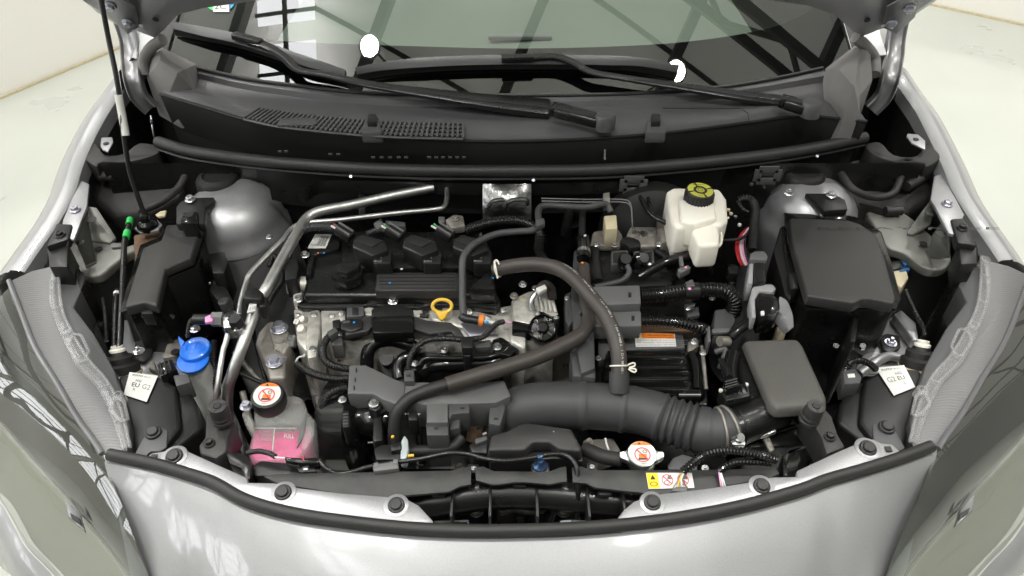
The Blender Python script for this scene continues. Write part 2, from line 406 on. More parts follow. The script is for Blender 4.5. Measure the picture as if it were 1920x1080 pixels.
fa, _ = resample(fa, .04); n = len(fa); fb = resn(fb, n)
sheet(bm, [fa, [a.lerp(b, .5)+V((0, 0, 0)) for a, b in zip(fa, fb)], fb], .002); fin(bm, 'frit_band', 'frit', ws)
for s0, s1, e0, e1 in (((312, 112), (300, 10), (345, 40), (340, -40)), ((1600, 105), (1560, -30), (1570, 60), (1520, -60))):
    bm = nb(); a, b, c, d = [G(*q, -.008) for q in (s0, s1, e1, e0)]; sheet(bm, [[a, d], [b, c]], .002); fin(bm, 'side_frit', 'frit', ws)
bm = nb(); sheet(bm, [[V((x, y, 1.00 - (y-1.5)*.02 + .02*math.sin(x*3)+ (.012 if abs(x) < .25 and y > 1.75 else 0))) for x in [-.62+.103*k for k in range(13)]] for y in (1.56, 1.68, 1.8, 2.0, 2.2, 2.36)], .02)
tag(fin(bm, 'dashboard', 'dash'), 'pale grey green dashboard top seen through the windscreen', 'dashboard')
flat('cabin_floor', [V((-.8, 2.3, .4)), V((.8, 2.3, .4)), V((.8, 5, .4)), V((-.8, 5, .4))], 'black')
dv = thing('defroster_vent', 'slim defroster slot at the middle of the dashboard', 'vent', V((.02, 1.83, 1.01)))
bm = nb(); boxm(bm, Matrix.Translation((.02, 1.83, 1.017)), .16, .022, .012); fin(bm, 'slot_frame', 'inkgrey', dv, bevel=.004)
# inspection sticker
st = thing('windscreen_sticker', 'round green and blue sticker at the top corner of the windscreen', 'sticker', G(412, 3, .002))
cs = [G(384, 23, .002), G(442, 23, .002), G(440, -22, .002), G(382, -22, .002)]; f = patch(*cs)
pr_poly('disc', f, circ(.5, .5, .5), 'green', st); f = patch(*cs, .0014)
pr_poly('white_band', f, [(.28, .0), (.8, .0), (.8, .75), (.28, .75)], 'white', st); pr_poly('blue_side', f, [(.72, .05)]+circ(.5, .5, .5, n=8, a0=-.9, a1=.9)+[(.72, .95)], 'cyan', st)
text('2CT', patch(*cs, .002), .32, .10, .24, 'ink', st)

cw = thing('windscreen_cowl', 'dark grey plastic cowl panel below the windscreen', 'cowl', P(960, 240, 1.03))
front = [(300, 176), (380, 200), (470, 226), (600, 247), (740, 258), (870, 264), (960, 265), (1060, 262), (1150, 257), (1260, 248), (1400, 230), (1480, 219), (1540, 219), (1625, 228)]
fr3, _ = resample(crom(pts3(front, 1.022), 5), .045); n = len(fr3)
b3 = resn(crom([G(q[0], q[1]+1, .004) for q in base[1:-1]], 5), n)
rows = [b3] + [[a.lerp(b, t)+UZ*h for a, b in zip(b3, fr3)] for t, h in ((.12, .000), (.16, -.010), (.45, -.008), (.72, .004), (.93, .002))] + [fr3]
bm = nb(); sheet(bm, rows); fin(bm, 'panel', 'cowl', cw, ang=30)
bm = nb(); sheet(bm, [fr3, [p-UZ*.006+V((0, -.001, 0)) for p in fr3], [p-UZ*.09+V((0, .013, 0)) for p in fr3]]); fin(bm, 'front_drop', 'ink', cw)
bm = nb(); tube(bm, [p+UZ*.003 for p in b3], .004, 8); fin(bm, 'glass_moulding', 'rubber', cw)
bm = nb(); tube(bm, [p for p in fr3], .0035, 8); fin(bm, 'front_lip', 'black', cw)
# grid of the air inlet
def on(px, py, dz=0.): return P(px, py, 1.029+dz)
gt = [(487, 203), (540, 211), (600, 218), (660, 223), (740, 228), (868, 230)]; gbm = [(457, 222), (515, 235), (580, 243), (650, 250), (740, 256), (868, 259)]
def rs(seq, n, dz):
    return resn(crom([on(*q, dz) for q in seq], 6), n)
bm = nb(); sheet(bm, [rs(gt, 20, .004), rs(gbm, 20, .002)], .002); fin(bm, 'inlet_recess', 'ink', cw)
NS = 46; A, Bq = rs(gt, NS, .010), rs(gbm, NS, .008)
for i in range(NS):
    bm = nb(); bar(bm, A[i], Bq[i], .0046, .006); fin(bm, 'slat', 'cowl', cw)
for t in (0., .25, .5, .75, 1.):
    bm = nb(); tube(bm, [a.lerp(b, t)-UZ*.002 for a, b in zip(A, Bq)], .0028, 6); fin(bm, 'cross_rail', 'cowl', cw)
bm = nb(); boxm(bm, frame((on(555, 222, .012)+on(560, 236, .010))/2, UZ), .075, .03, .004); fin(bm, 'inlet_patch', 'cowl', cw, bevel=.001)
for px in (1392,):
    bm = nb(); tube(bm, pts3([(1243, 203, 1.035), (1390, 203, 1.04), (1402, 212, 1.037), (1404, 226, 1.03)]), .0012, 6); fin(bm, 'seam', 'ink', cw)
for px, py, w in ((697, 226, 'amid the air inlet grid'), (1230, 226, 'beside the wiper pivot')):
    t = thing('washer_nozzle', 'small black washer nozzle block '+w, 'nozzle', P(px, py, 1.03), 'washer nozzles')
    block('body', [(px-20, py+22), (px+20, py+22), (px+12, py-10), (px-12, py-10)], 1.045, 1.02, 'cowl', t, .004)
    block('jet', [(px-9, py+2), (px+9, py+2), (px+8, py-14), (px-8, py-14)], 1.056, 1.035, 'black', t, .003)
# trough between the cowl and its rubber seal
seal = [(296, 266), (340, 280), (400, 291), (520, 305), (660, 315), (800, 320), (960, 321), (1120, 319), (1260, 310), (1400, 296), (1520, 279), (1622, 258)]
s3 = crom(pts3(seal, .97), 6)
tr = thing('cowl_trough', 'black trough wall behind the cowl seal', 'trough', s3[30])
bm = nb(); q3, _ = resample(s3, .05); tp = resn(fr3, len(q3))
sheet(bm, [[p-UZ*.012+V((0, .012, 0)) for p in tp], [V((p.x, p.y+.016, .86)) for p in tp], [V((p.x, p.y+.014, .86)) for p in q3], [p-UZ*.01+V((0, .010, 0)) for p in q3]], .003); fin(bm, 'wall', 'ink', tr)
for px in (620, 635, 700, 716, 732, 748, 762, 805, 818, 831, 844, 857, 870, 526, 537):
    v = P(px, 293 if px > 690 else (287 if px > 600 else 282), .985); bm = nb(); boxm(bm, frame(v-V((0, .004, 0)), UZ), S(v, 7), .004, .003); fin(bm, 'slot_rim', 'grey2', tr)
bm = nb(); bar(bm, P(1134, 268, 1.0), P(1134, 300, .98), .004, .004); fin(bm, 'rib', 'grey2', tr)
bm = nb(); tube(bm, s3, .0125, 14); o = fin(bm, 'cowl_seal', 'rubber'); tag(o, 'long matt black rubber seal tube along the cowl edge', 'seal')
bm = nb(); tube(bm, [p-UZ*.013+V((0, -.008, 0)) for p in s3], .0035, 6); fin(bm, 'seal_flange', 'black', o)
for px, py in ((658, 331), (1000, 338), (357, 291), (1532, 293)):
    bolt(P(px, py, .957), .0035, o, 'zinc', V((0, -.6, .6)), 'screw', 'clip_pin')
# corner pads
def pad(name, label, out, ridge, zt):
    t = thing(name, label, 'corner pad', P(out[0][0], out[0][1], 1.02), 'foam corner pads')
    top = pts3([(x, y, z) for x, y, z in out]); bm = nb(); bot = [p-UZ*.09 for p in top]; R = loft(bm, [bot, top], cap=False); bm.faces.new(R[0][::-1])
    pk = [bm.verts.new(P(*q)) for q in ridge]; rim = R[1]; n = len(rim)
    for i in range(n):
        a, b = rim[i], rim[(i+1) % n]; c = min(pk, key=lambda v: ((a.co+b.co)/2-v.co).length); bm.faces.new((a, b, c))
    for i in range(n):
        b = rim[i]; c0 = min(pk, key=lambda v: ((rim[i-1].co+b.co)/2-v.co).length); c1 = min(pk, key=lambda v: ((rim[(i+1) % n].co+b.co)/2-v.co).length)
        if c0 is not c1: bm.faces.new((b, c1, c0))
    if len(pk) > 2:
        try: bm.faces.new(pk)
        except ValueError: pass
    fin(bm, 'pad', 'foam', t, bevel=.002, ang=25, angb=22); return t
pl = pad('corner_pad', 'faceted grey foam pad at the windscreen corner behind the hood prop', [(275, 148, 1.04), (318, 172, 1.03), (362, 168, 1.035), (369, 120, 1.07), (335, 103, 1.09), (302, 88, 1.10), (288, 95, 1.09), (275, 112, 1.07)], [(333, 136, 1.085), (300, 112, 1.10)], 0)
bm = nb(); tube(bm, crom(pts3([(272, 140, 1.05), (270, 112, 1.08), (285, 88, 1.11), (306, 74, 1.13)]), 6), .012, 10); fin(bm, 'edge_seal', 'foam', pl)
pr = pad('corner_pad', 'tall faceted grey foam pad at the windscreen corner above the brake fluid side', [(1548, 128, 1.07), (1602, 86, 1.10), (1632, 92, 1.10), (1636, 150, 1.06), (1612, 180, 1.05), (1612, 212, 1.04), (1585, 212, 1.04), (1550, 175, 1.05)], [(1603, 163, 1.10), (1573, 130, 1.10), (1612, 95, 1.115)], 0)
bm = nb(); tube(bm, crom(pts3([(1640, 140, 1.06), (1640, 110, 1.08), (1622, 85, 1.11), (1603, 70, 1.13)]), 6), .012, 10); fin(bm, 'edge_seal', 'foam', pr)
# wipers
def wiper(label, arm, blade, zl, base_box, pivot, loc):
    t = thing('wiper', label, 'wiper', loc, 'wipers')
    a3 = crom([G(x, y, l) for x, y, l, w in arm], 6); ws_ = [w for *_, w in arm]; bm = nb()
    pts, L = resample(a3, .012); rings = []
    for i, p in enumerate(pts):
        u = i/(len(pts)-1)*(len(ws_)-1); j = min(int(u), len(ws_)-2); w = S(p, ws_[j]*(1-(u-j))+ws_[j+1]*(u-j))*.85
        d = (pts[min(i+1, len(pts)-1)]-pts[max(0, i-1)]).normalized(); s = d.cross(UZ).normalized(); q = s.cross(d)
        rings.append([p+s*(w*c)+q*(w*.42*e) for c, e in ((-1, -.6), (-1, .3), (-.6, .95), (.6, .95), (1, .3), (1, -.6))])
    loft(bm, rings); fin(bm, 'arm', 'satin', t, bevel=.0006, ang=35)
    b3 = crom([G(x, y, zl) for x, y in blade], 8); pts, L = resample(b3, .012); rings = []; r2 = []
    for i, p in enumerate(pts):
        u = i/(len(pts)-1); w = (.35+.65*min(1, 5*min(u, 1-u)))*.0145; d = (pts[min(i+1, len(pts)-1)]-pts[max(0, i-1)]).normalized(); s = d.cross(UZ).normalized(); q = s.cross(d)
        rings.append([p+s*(w*c)+q*(.010*e) for c, e in ((-1, -.5), (-.8, .1), (-.2, .9), (.5, .4), (1, -.5))])
        r2.append([p+s*(.004*c)+q*e for c, e in ((-1, -.004), (-.5, -.022), (.5, -.022), (1, -.004))])
    loft(bm := nb(), rings); fin(bm, 'spoiler', 'cowl', t, ang=30); loft(bm := nb(), r2); fin(bm, 'rubber_lip', 'ink', t, ang=30)
    v = G(*base_box[0], zl+.012); e = G(*base_box[1], zl+.012); bm = nb(); bar(bm, v, e, .020, .012, UZ); fin(bm, 'clamp', 'satin', t, bevel=.002)
    bm = nb(); h = [P(*q) for q in pivot]; bar(bm, h[0], h[1], .034, .022); fin(bm, 'pivot_head', 'satin', t, bevel=.006, seg=3)
    bm = nb(); bar(bm, h[0]-(h[1]-h[0]).normalized()*.010, h[0]+(h[1]-h[0]).normalized()*.004, .030, .019); fin(bm, 'hinge', 'gloss', t, bevel=.002)
    bm = nb(); lathe(bm, [(.021, -.012), (.021, .012), (.017, .018), (.0, .019)], frame(h[1]), 20); fin(bm, 'pivot_cap', 'cowl', t)
    return t
wiper('glossy black wiper sweeping from the cowl middle to the windscreen corner', [(1030, 204, .018, 34), (900, 189, .030, 30), (780, 172, .034, 24), (690, 158, .034, 19), (610, 140, .032, 14), (560, 131, .032, 12), (535, 108, .034, 10), (500, 86, .034, 12), (470, 78, .030, 14)],
      [(325, 48), (380, 58), (440, 70), (500, 88), (570, 112), (648, 138)], .026, ((438, 66), (490, 80)), [(1042, 206, 1.055), (1134, 230, 1.05)], G(1100, 222))
wiper('matt black wiper parked level across the middle of the windscreen', [(1465, 190, .020, 22), (1380, 179, .028, 20), (1260, 160, .030, 17), (1150, 143, .030, 14), (1105, 134, .030, 12), (1075, 117, .032, 11), (1040, 106, .032, 12), (985, 108, .030, 13)],
      [(668, 134), (720, 124), (800, 116), (900, 112), (1000, 111), (1120, 112), (1200, 116), (1272, 130)], .024, ((940, 110), (1000, 108)), [(1472, 191, 1.055), (1520, 206, 1.05)], G(1480, 195))
# bonnet: plane through the hinge corners, opened about sixty degrees
HN = V((0, .87, .5)).normalized(); HC = P(290, 70, 1.13)
def H(px, py, off=0.):
    d = ray(px, py); t = (HC+HN*off-CAM).dot(HN)/d.dot(HN); return CAM+d*t
HU = V((0, -.5, .87)).normalized()
edge = [(165, 0), (182, 23), (225, 50), (262, 60), (290, 71), (305, 58), (333, 28), (380, 15), (433, 8), (480, 1), (700, -24), (960, -32), (1220, -24), (1440, 0), (1513, 10), (1567, 28), (1598, 58), (1618, 68), (1650, 55), (1700, 38), (1757, 0)]
e3 = [H(*q) for q in edge]; top = []
for p in e3: top.append(p+HU*(1.0-abs(p.x)*.12-(p-HC).dot(HU)))
hd = thing('bonnet', 'raised silver bonnet seen from below at the top corners', 'bonnet', HC)
bm = nb(); rows = [e3, [p+HU*.02-HN*.004 for p in e3], [p.lerp(q, .06)-HN*.012 for p, q in zip(e3, top)], [p.lerp(q, .12)+HN*.0 for p, q in zip(e3, top)], top]
loft(bm, rows, closed=False); b2 = [[p+HN*.03 for p in e3], [p+HN*.03 for p in top]]; loft(bm, b2, closed=False); loft(bm, [e3, b2[0]], closed=False); fin(bm, 'inner_panel', 'silver_in', hd, ang=50)
for px, py in ((292, 36), (1626, 37)):
    bm = nb(); lathe(bm, [(.006, 0), (.006, .002)], frame(H(px, py, -.014), -HN), 14); fin(bm, 'drain_hole', 'ink', hd)
for sx, name, plate, arm, bl, w in ((-1, 'bonnet_hinge', [(195, 5), (212, -14), (255, 10), (262, 48), (240, 62), (205, 30)], [(232, 40), (243, 75), (246, 110), (250, 145), (262, 180), (285, 203)], [(207, 11), (240, 42)], 'beside the hood prop rod'),
                                (1, 'bonnet_hinge', [(1722, 5), (1705, -14), (1662, 10), (1652, 48), (1680, 62), (1715, 30)], [(1685, 40), (1678, 75), (1675, 110), (1668, 145), (1655, 180), (1632, 205)], [(1705, 15), (1671, 44)], 'behind the large fuse box')):
    h = bpy.data.objects.new('hinge', None); link(h, hd, P(*arm[-1], 1.0))
    bm = nb(); t_ = [H(x, y, -.016) for x, y in plate]; loft(bm, [t_, [p-HN*.004 for p in t_]]); fin(bm, 'plate', 'paint_dark', h, bevel=.0015)
    zs = [1.135, 1.10, 1.07, 1.05, 1.01, .98]; a3 = crom([P(x, y, z) for (x, y), z in zip(arm, zs)], 8); a3, _ = resample(a3, .012); rings = []
    for i, p in enumerate(a3):
        d = (a3[min(i+1, len(a3)-1)]-a3[max(0, i-1)]).normalized(); s = (RT-d*d.x).normalized(); q = s.cross(d)
        if q.y > 0: q = -q
        w_ = .019; rings.append([p+s*(w_*c)+q*e for c, e in ((-1, .010), (-.85, .012), (-.7, .004), (-.25, .0), (.25, .0), (.7, .004), (.85, .012), (1, .010), (1, -.005), (-1, -.005))])
    loft(bm := nb(), rings); fin(bm, 'arm', 'paint_dark', h, ang=35)
    for px, py in bl: bolt(H(px, py, -.021), .0115, h, 'zinc', -HN)
    bm = nb(); lathe(bm, [(.004, 0), (.004, .001)], frame(H(plate[4][0]+sx*-24, plate[4][1]-14, -.0215), -HN), 10); fin(bm, 'hole', 'white', h)

for s_, q in ((-1, [(-.93, 1.66), (-.55, 1.66)]), (1, [(.93, 1.66), (.55, 1.66)])):
    bm = nb(); (x0, y0), (x1, y1) = q
    sheet(bm, [[V((x0, y0, 1.0)), V((x1, y1, 1.0))], [V((x0, y0, .35)), V((x1, y1, .35))]]); sheet(bm, [[V((x0*.95, 1.0, .80)), V((s_*.4, 1.0, .80))], [V((x0*.95, 1.66, .80)), V((s_*.4, 1.66, .80))]]) if 0 else None
    tag(fin(bm, 'cowl_side', 'ink'), kind='structure')
for i_ in (0, -1):
    bm = nb(); e_ = [r_[i_] for r_ in rows_g]; sheet(bm, [[p+V((0, 0, .004)) for p in e_], [p-UZ*.9 for p in e_]]); tag(fin(bm, 'cabin_side', 'ink'), kind='structure')
    t = thing('windscreen_pillar', 'silver windscreen pillar beside the glass, '+('hood prop side' if i_ == 0 else 'brake fluid side'), 'pillar', e_[0], 'windscreen pillars'); sx = -1 if i_ == 0 else 1
    bm = nb(); sheet(bm, [[p+V((0, 0, .006)) for p in e_], [p+V((sx*.012, 0, .010)) for p in e_], [p+V((sx*.03, 0, .006)) for p in e_]]); fin(bm, 'glass_moulding', 'rubber', t)
    bm = nb(); sheet(bm, [[p+V((sx*.028, 0, .004)) for p in e_], [p+V((sx*.07, 0, .012)) for p in e_], [p+V((sx*.11, 0, -.02)) for p in e_], [p+V((sx*.13, 0, -.12)) for p in e_]]); fin(bm, 'outer_skin', 'silver', t)
# ================================================================ bumper, strips, slam panel
bt_old = [(198, 868), (300, 896), (345, 906), (400, 925), (450, 953), (520, 974), (640, 990), (760, 1002), (960, 1008), (1150, 1001), (1300, 986), (1450, 957), (1560, 920), (1600, 908), (1700, 872), (1757, 848)]
strip = [(205, 852), (290, 870), (350, 888), (400, 905), (450, 933), (500, 951), (560, 965), (640, 977), (760, 990), (860, 995), (960, 995), (1080, 991), (1200, 981), (1300, 967), (1400, 947), (1500, 919), (1550, 900), (1620, 880), (1690, 858), (1746, 837)]
b3 = pts3([(196, 858)]+[(x, y+6) for x, y in strip]+[(1757, 840)], .866)
def fwd(p, s, dz):   # the nose falls away forwards and narrows at its sides
    k = abs(p.x); return V((p.x*(1-.13*s/.2 if k > .3 else 1-.05*s/.2), p.y-s-(.02 if k < .45 else 0)*s/.2, p.z-dz))
bm = nb(); fine, _ = resample(crom(b3, 5), .02)
rows = [[p-UZ*.02+V((0, .01, 0)) for p in fine], [p-UZ*.004 for p in fine], [fwd(p, .010, .001) for p in fine], [fwd(p, .035, .012) for p in fine], [fwd(p, .07, .034) for p in fine], [fwd(p, .12, .075) for p in fine], [fwd(p, .17, .15) for p in fine], [fwd(p, .19, .28) for p in fine]]
# creases: facets at both ends drop a little
for r, row in enumerate(rows[2:]):
    for p in row:
        e = max(0, abs(p.x+.0)-.475)/.14
        p.z -= .065*min(1, e)*min(1, r/2.5)
sheet(bm, rows); o = fin(bm, 'bumper_cover', 'silver', ang=28); tag(o, 'silver painted bumper nose along the bottom of the picture', 'bumper')
strip = [(205, 852), (290, 870), (350, 888), (400, 905), (450, 933), (500, 951), (560, 965), (640, 977), (760, 990), (860, 995), (960, 995), (1080, 991), (1200, 981), (1300, 967), (1400, 947), (1500, 919), (1550, 900), (1620, 880), (1690, 858), (1746, 837)]
bm = nb(); tube(bm, crom(pts3(strip, .872), 6), .0088, 14, squash=1.08); o = fin(bm, 'bumper_seal', 'rubber'); tag(o, 'thick dark rubber seal running along the bumper edge', 'seal')
clipm = {}
def clip(px, py, z, rpx, parent, n=V((0, -.25, 1)), m='black'):
    v = P(px, py, z); r = S(v, rpx)
    if m not in clipm:
        bm = nb(); lathe(bm, [(1, 0), (1, .16), (.9, .3), (.78, .34)], Matrix.Identity(4), 24); lathe(bm, [(.72, .2), (.72, .55), (.62, .66)], Matrix.Identity(4), 8); clipm[m] = mesh_of(bm, 'clip', m, 35)
    q = bpy.data.objects.new('clip', clipm[m]); link(q, parent, v); q.rotation_euler = frame(v, n).to_euler(); q.scale = (r, r, r)
def flange(label, outl, clips, square):
    t = thing('mounting_flange', label, 'flange', P(*outl[0], .87), 'silver mounting flanges')
    bm = nb(); slab(bm, pts3(outl, .871), th=.012); fin(bm, 'plate', 'silver_in', t, bevel=.0025)
    for px, py in clips:
        bm = nb(); v = P(px, py, .8712); r = S(v, 24)
        lathe(bm, [(r, -.002), (r, .0008), (r*.93, .0016)], frame(v, V((0, -.03, 1))), 28); fin(bm, 'boss', 'silver_in', t)
        clip(px, py, .873, 16, t)
    bm = nb(); v = P(*square, .8725); boxm(bm, frame(v), S(v, 11), S(v, 11), .002); fin(bm, 'slot', 'ink', t)
flange('silver flange with three black clips in front of the coolant bottle', [(268, 864), (283, 849), (310, 845), (322, 837), (347, 843), (400, 867), (464, 895), (465, 904), (513, 905), (560, 914), (640, 924), (730, 931), (762, 935), (785, 947), (813, 977), (800, 1000), (640, 985), (500, 960), (400, 915), (330, 890)], [(327, 856), (531, 924), (743, 948)], (288, 857))
flange('silver flange with three black clips in front of the air box', [(1155, 974), (1170, 955), (1188, 940), (1207, 932), (1242, 925), (1320, 916), (1401, 904), (1447, 894), (1493, 893), (1494, 882), (1567, 848), (1602, 833), (1637, 822), (1652, 830), (1673, 832), (1688, 846), (1640, 875), (1500, 925), (1400, 955), (1250, 985), (1165, 995)], [(1223, 943), (1428, 912), (1627, 841)], (1666, 842))
# ================================================================ fenders
def mx(q, s): return q if s < 0 else (1930-q[0],)+tuple(q[1:])
def fender(s, label):
    inner = [(262, 118, 1.03), (232, 160, 1.0), (200, 205, .985), (172, 255, .965), (150, 305, .95), (133, 360, .935), (105, 412, .92), (70, 462, .905), (38, 508, .893)]
    if s > 0: inner = [(1662, 118, 1.03), (1690, 160, 1.0), (1722, 205, .985), (1748, 255, .965), (1772, 305, .95), (1795, 360, .935), (1828, 412, .92), (1858, 455, .905), (1880, 488, .893)]
    i3, _ = resample(crom(pts3(inner), 5), .03)
    sec = [(-.010, -.035), (-.006, -.004), (.0, .0), (.018, .002), (.022, -.003), (.030, -.004), (.052, -.016), (.075, -.05), (.09, -.14), (.088, -.30), (.07, -.55)]
    t = thing('front_fender', label, 'fender', i3[len(i3)//2], 'front fenders'); bm = nb()
    sheet(bm, [[p+V((s*dx, 0, dz)) for p in i3] for dx, dz in sec]); fin(bm, 'outer_panel', 'silver', t, ang=32)
    bm = nb(); sheet(bm, [[p+V((-s*.011, 0, -.03)) for p in i3], [p+V((s*.02, 0, -.30)) for p in i3], [p+V((s*.0, 0, -.6)) for p in i3]]); fin(bm, 'inner_wall', 'ink', t)
    return t, i3
fl, fl3 = fender(-1, 'silver front fender beside the bare wall, hood prop side')
frr, fr3_ = fender(1, 'silver front fender beside the open floor, brake fluid side')
# dark wells behind the fender edges, foam blocks, aprons
def well(s, label, foam, tab, pocket):
    t = thing('fender_liner', label, 'liner', P(*foam[0][:2], .9), 'black fender liners')
    bm = nb(); top = crom(pts3(foam), 3, True); slab(bm, top, th=.045); fin(bm, 'ridge', 'liner', t, bevel=.004)
    bm = nb(); g = pts3(pocket); slab(bm, g, .815); fin(bm, 'shell', 'liner', t, bevel=.012, seg=3)
    return t
wl = well(-1, 'moulded black liner block under the hood prop', [(150, 278, .955), (178, 268, .955), (196, 290, .955), (232, 288, .955), (262, 268, .955), (300, 276, .95), (290, 290, .95), (240, 303, .945), (190, 303, .945), (180, 312, .945), (152, 292, .95)], None,
     [(168, 325, .90), (185, 308, .91), (240, 306, .91), (290, 292, .92), (330, 310, .91), (352, 340, .90), (340, 365, .89), (300, 385, .88), (262, 405, .86), (215, 405, .86), (165, 372, .87)])
wr = well(1, 'moulded black liner block behind the large fuse box', [(1762, 283, .955), (1738, 268, .955), (1718, 292, .955), (1676, 290, .955), (1650, 266, .955), (1622, 272, .95), (1640, 290, .95), (1680, 303, .945), (1728, 303, .945), (1736, 312, .945), (1760, 300, .95)], None,
     [(1752, 330, .90), (1735, 310, .91), (1680, 306, .91), (1630, 292, .92), (1590, 300, .91), (1565, 330, .90), (1570, 358, .89), (1610, 385, .88), (1660, 400, .86), (1700, 402, .86), (1752, 372, .87)])
for t, pts, r in ((wl, [(262, 396, .885), (300, 380, .90), (335, 352, .91), (350, 325, .925)], 7), (wl, [(190, 330, .915), (215, 332, .918)], 9), (wr, [(1575, 322, .93), (1600, 355, .92), (1640, 370, .905), (1675, 362, .905), (1690, 330, .92)], 7), (wr, [(1700, 350, .905), (1725, 335, .91)], 10), (wr, [(1660, 396, .88), (1690, 395, .88)], 9)):
    pipe('moulding', pts, r, 'liner', t)
for s, pts, z, w in ((-1, [(188, 272), (190, 258), (210, 257), (212, 266), (202, 284), (192, 280)], .968, 'under the hood prop sleeve'), (1, [(1700, 255), (1702, 250), (1722, 252), (1735, 264), (1735, 280), (1710, 268)], .968, 'above the large fuse box')):
    t = thing('fender_tab', 'small bare metal fender tab with a hole '+w, 'bracket', P(*pts[0], z), 'fender tabs')
    block('tab', pts, z, z-.004, 'silver_in', t, .001)
    c = (sum(p[0] for p in pts)/6, sum(p[1] for p in pts)/6); v = P(*c, z+.0006); bm = nb(); lathe(bm, [(S(v, 5.5), 0), (S(v, 5.5), .001)], frame(v), 14); fin(bm, 'hole', 'ink', t)
# painted inner fender rails with bolts, aprons with holes
def rail(label, top, bl, apron, wing, holes, w2):
    t = thing('fender_rail', label, 'rail', P(*top[0], .93), 'inner fender rails')
    block('top_plate', top, .932, .925, 'silver_in', t, .0015)
    pb(*bl, .933, 10, t, 'zinc')
    a = thing('apron_bracket', w2, 'bracket', P(*apron[0][:2], .86), 'apron brackets')
    bm = nb(); slab(bm, crom(pts3(apron), 3, True), th=.02); fin(bm, 'shelf', 'primer', a, bevel=.006, seg=3)
    for wg in wing:
        bm = nb(); slab(bm, pts3(wg), th=.006); fin(bm, 'wing', 'primer', a, bevel=.002)
    for px, py, z, rx in holes:
        v = P(px, py, z); bm = nb(); lathe(bm, [(S(v, rx), 0), (S(v, rx), .001)], frame(v), 18); fin(bm, 'hole', 'ink', a)
    return t, a
rail('silver inner fender rail with a bolt, hood prop side', [(152, 338), (167, 345), (163, 386), (138, 450), (128, 446), (116, 425), (118, 412), (135, 372)], (141, 394),
     [(128, 460, .865), (165, 448, .865), (213, 452, .865), (232, 462, .865), (254, 456, .865), (256, 468, .862), (240, 476, .862), (214, 495, .86), (188, 515, .858), (158, 517, .858), (140, 500, .86)],
     [[(163, 386, .925), (181, 389, .92), (208, 430, .885), (218, 446, .87), (205, 455, .87), (168, 450, .87)], [(140, 450, .92), (163, 400, .92), (160, 450, .88), (180, 490, .865), (160, 500, .865)]], [(172, 412, .918, 9), (185, 467, .8665, 7), (150, 455, .915, 8)], 'grey green apron bracket with holes by the relay box lid')
rail('silver inner fender rail with a bolt, large fuse box side', [(1752, 330), (1765, 326), (1792, 372), (1808, 402), (1790, 440), (1778, 436), (1752, 385), (1745, 374)], (1776, 383),
     [(1625, 397, .868), (1660, 404, .868), (1695, 399, .868), (1745, 440, .865), (1780, 470, .862), (1782, 492, .86), (1768, 505, .858), (1740, 504, .858), (1712, 488, .86), (1694, 474, .862), (1662, 462, .864), (1648, 435, .866)],
     [[(1745, 374, .925), (1757, 378, .92), (1745, 420, .89), (1712, 440, .87), (1700, 437, .87), (1722, 405, .9)], [(1770, 410, .92), (1782, 440, .92), (1782, 480, .87), (1745, 480, .865), (1748, 440, .88)]], [(1745, 400, .918, 10), (1731, 457, .8705, 7), (1765, 440, .9225, 10)], 'grey green apron bracket with holes by the large fuse box')
for s, body, b, zz, w in ((-1, [(106, 418), (135, 420), (128, 448), (126, 500), (90, 500), (86, 462)], (113, 441), .937, 'ribbed black lamp bracket clipped to the rail, hood prop side'), (1, [(1783, 410), (1806, 408), (1822, 430), (1832, 460), (1832, 492), (1800, 495), (1796, 455)], (1804, 428), .937, 'ribbed black lamp bracket clipped to the rail, large fuse box side')):
    t = thing('lamp_bracket', w, 'bracket', P(*b, zz), 'lamp brackets')
    c = sum(q[0] for q in body)/6
    block('strap', [body[0], body[1], body[2], body[5]] if s < 0 else [body[0], body[1], body[3], body[6]], zz, zz-.02, 'black', t, .003)
    for k in range(4):
        x0 = (90+k*11) if s < 0 else (1797+k*10.5); pipe('rib', [(x0+(6 if s < 0 else -3), 452, zz-.006), (x0+2, 470, zz-.02), (x0, 500, zz-.05)], 2.6, 'black', t)
    block('web', [(88, 462), (128, 455), (126, 500), (92, 500)] if s < 0 else [(1797, 458), (1832, 460), (1832, 494), (1802, 495)], zz-.012, zz-.07, 'black', t, .003)
    pb(*b, zz+.0005, 10, t, 'black')
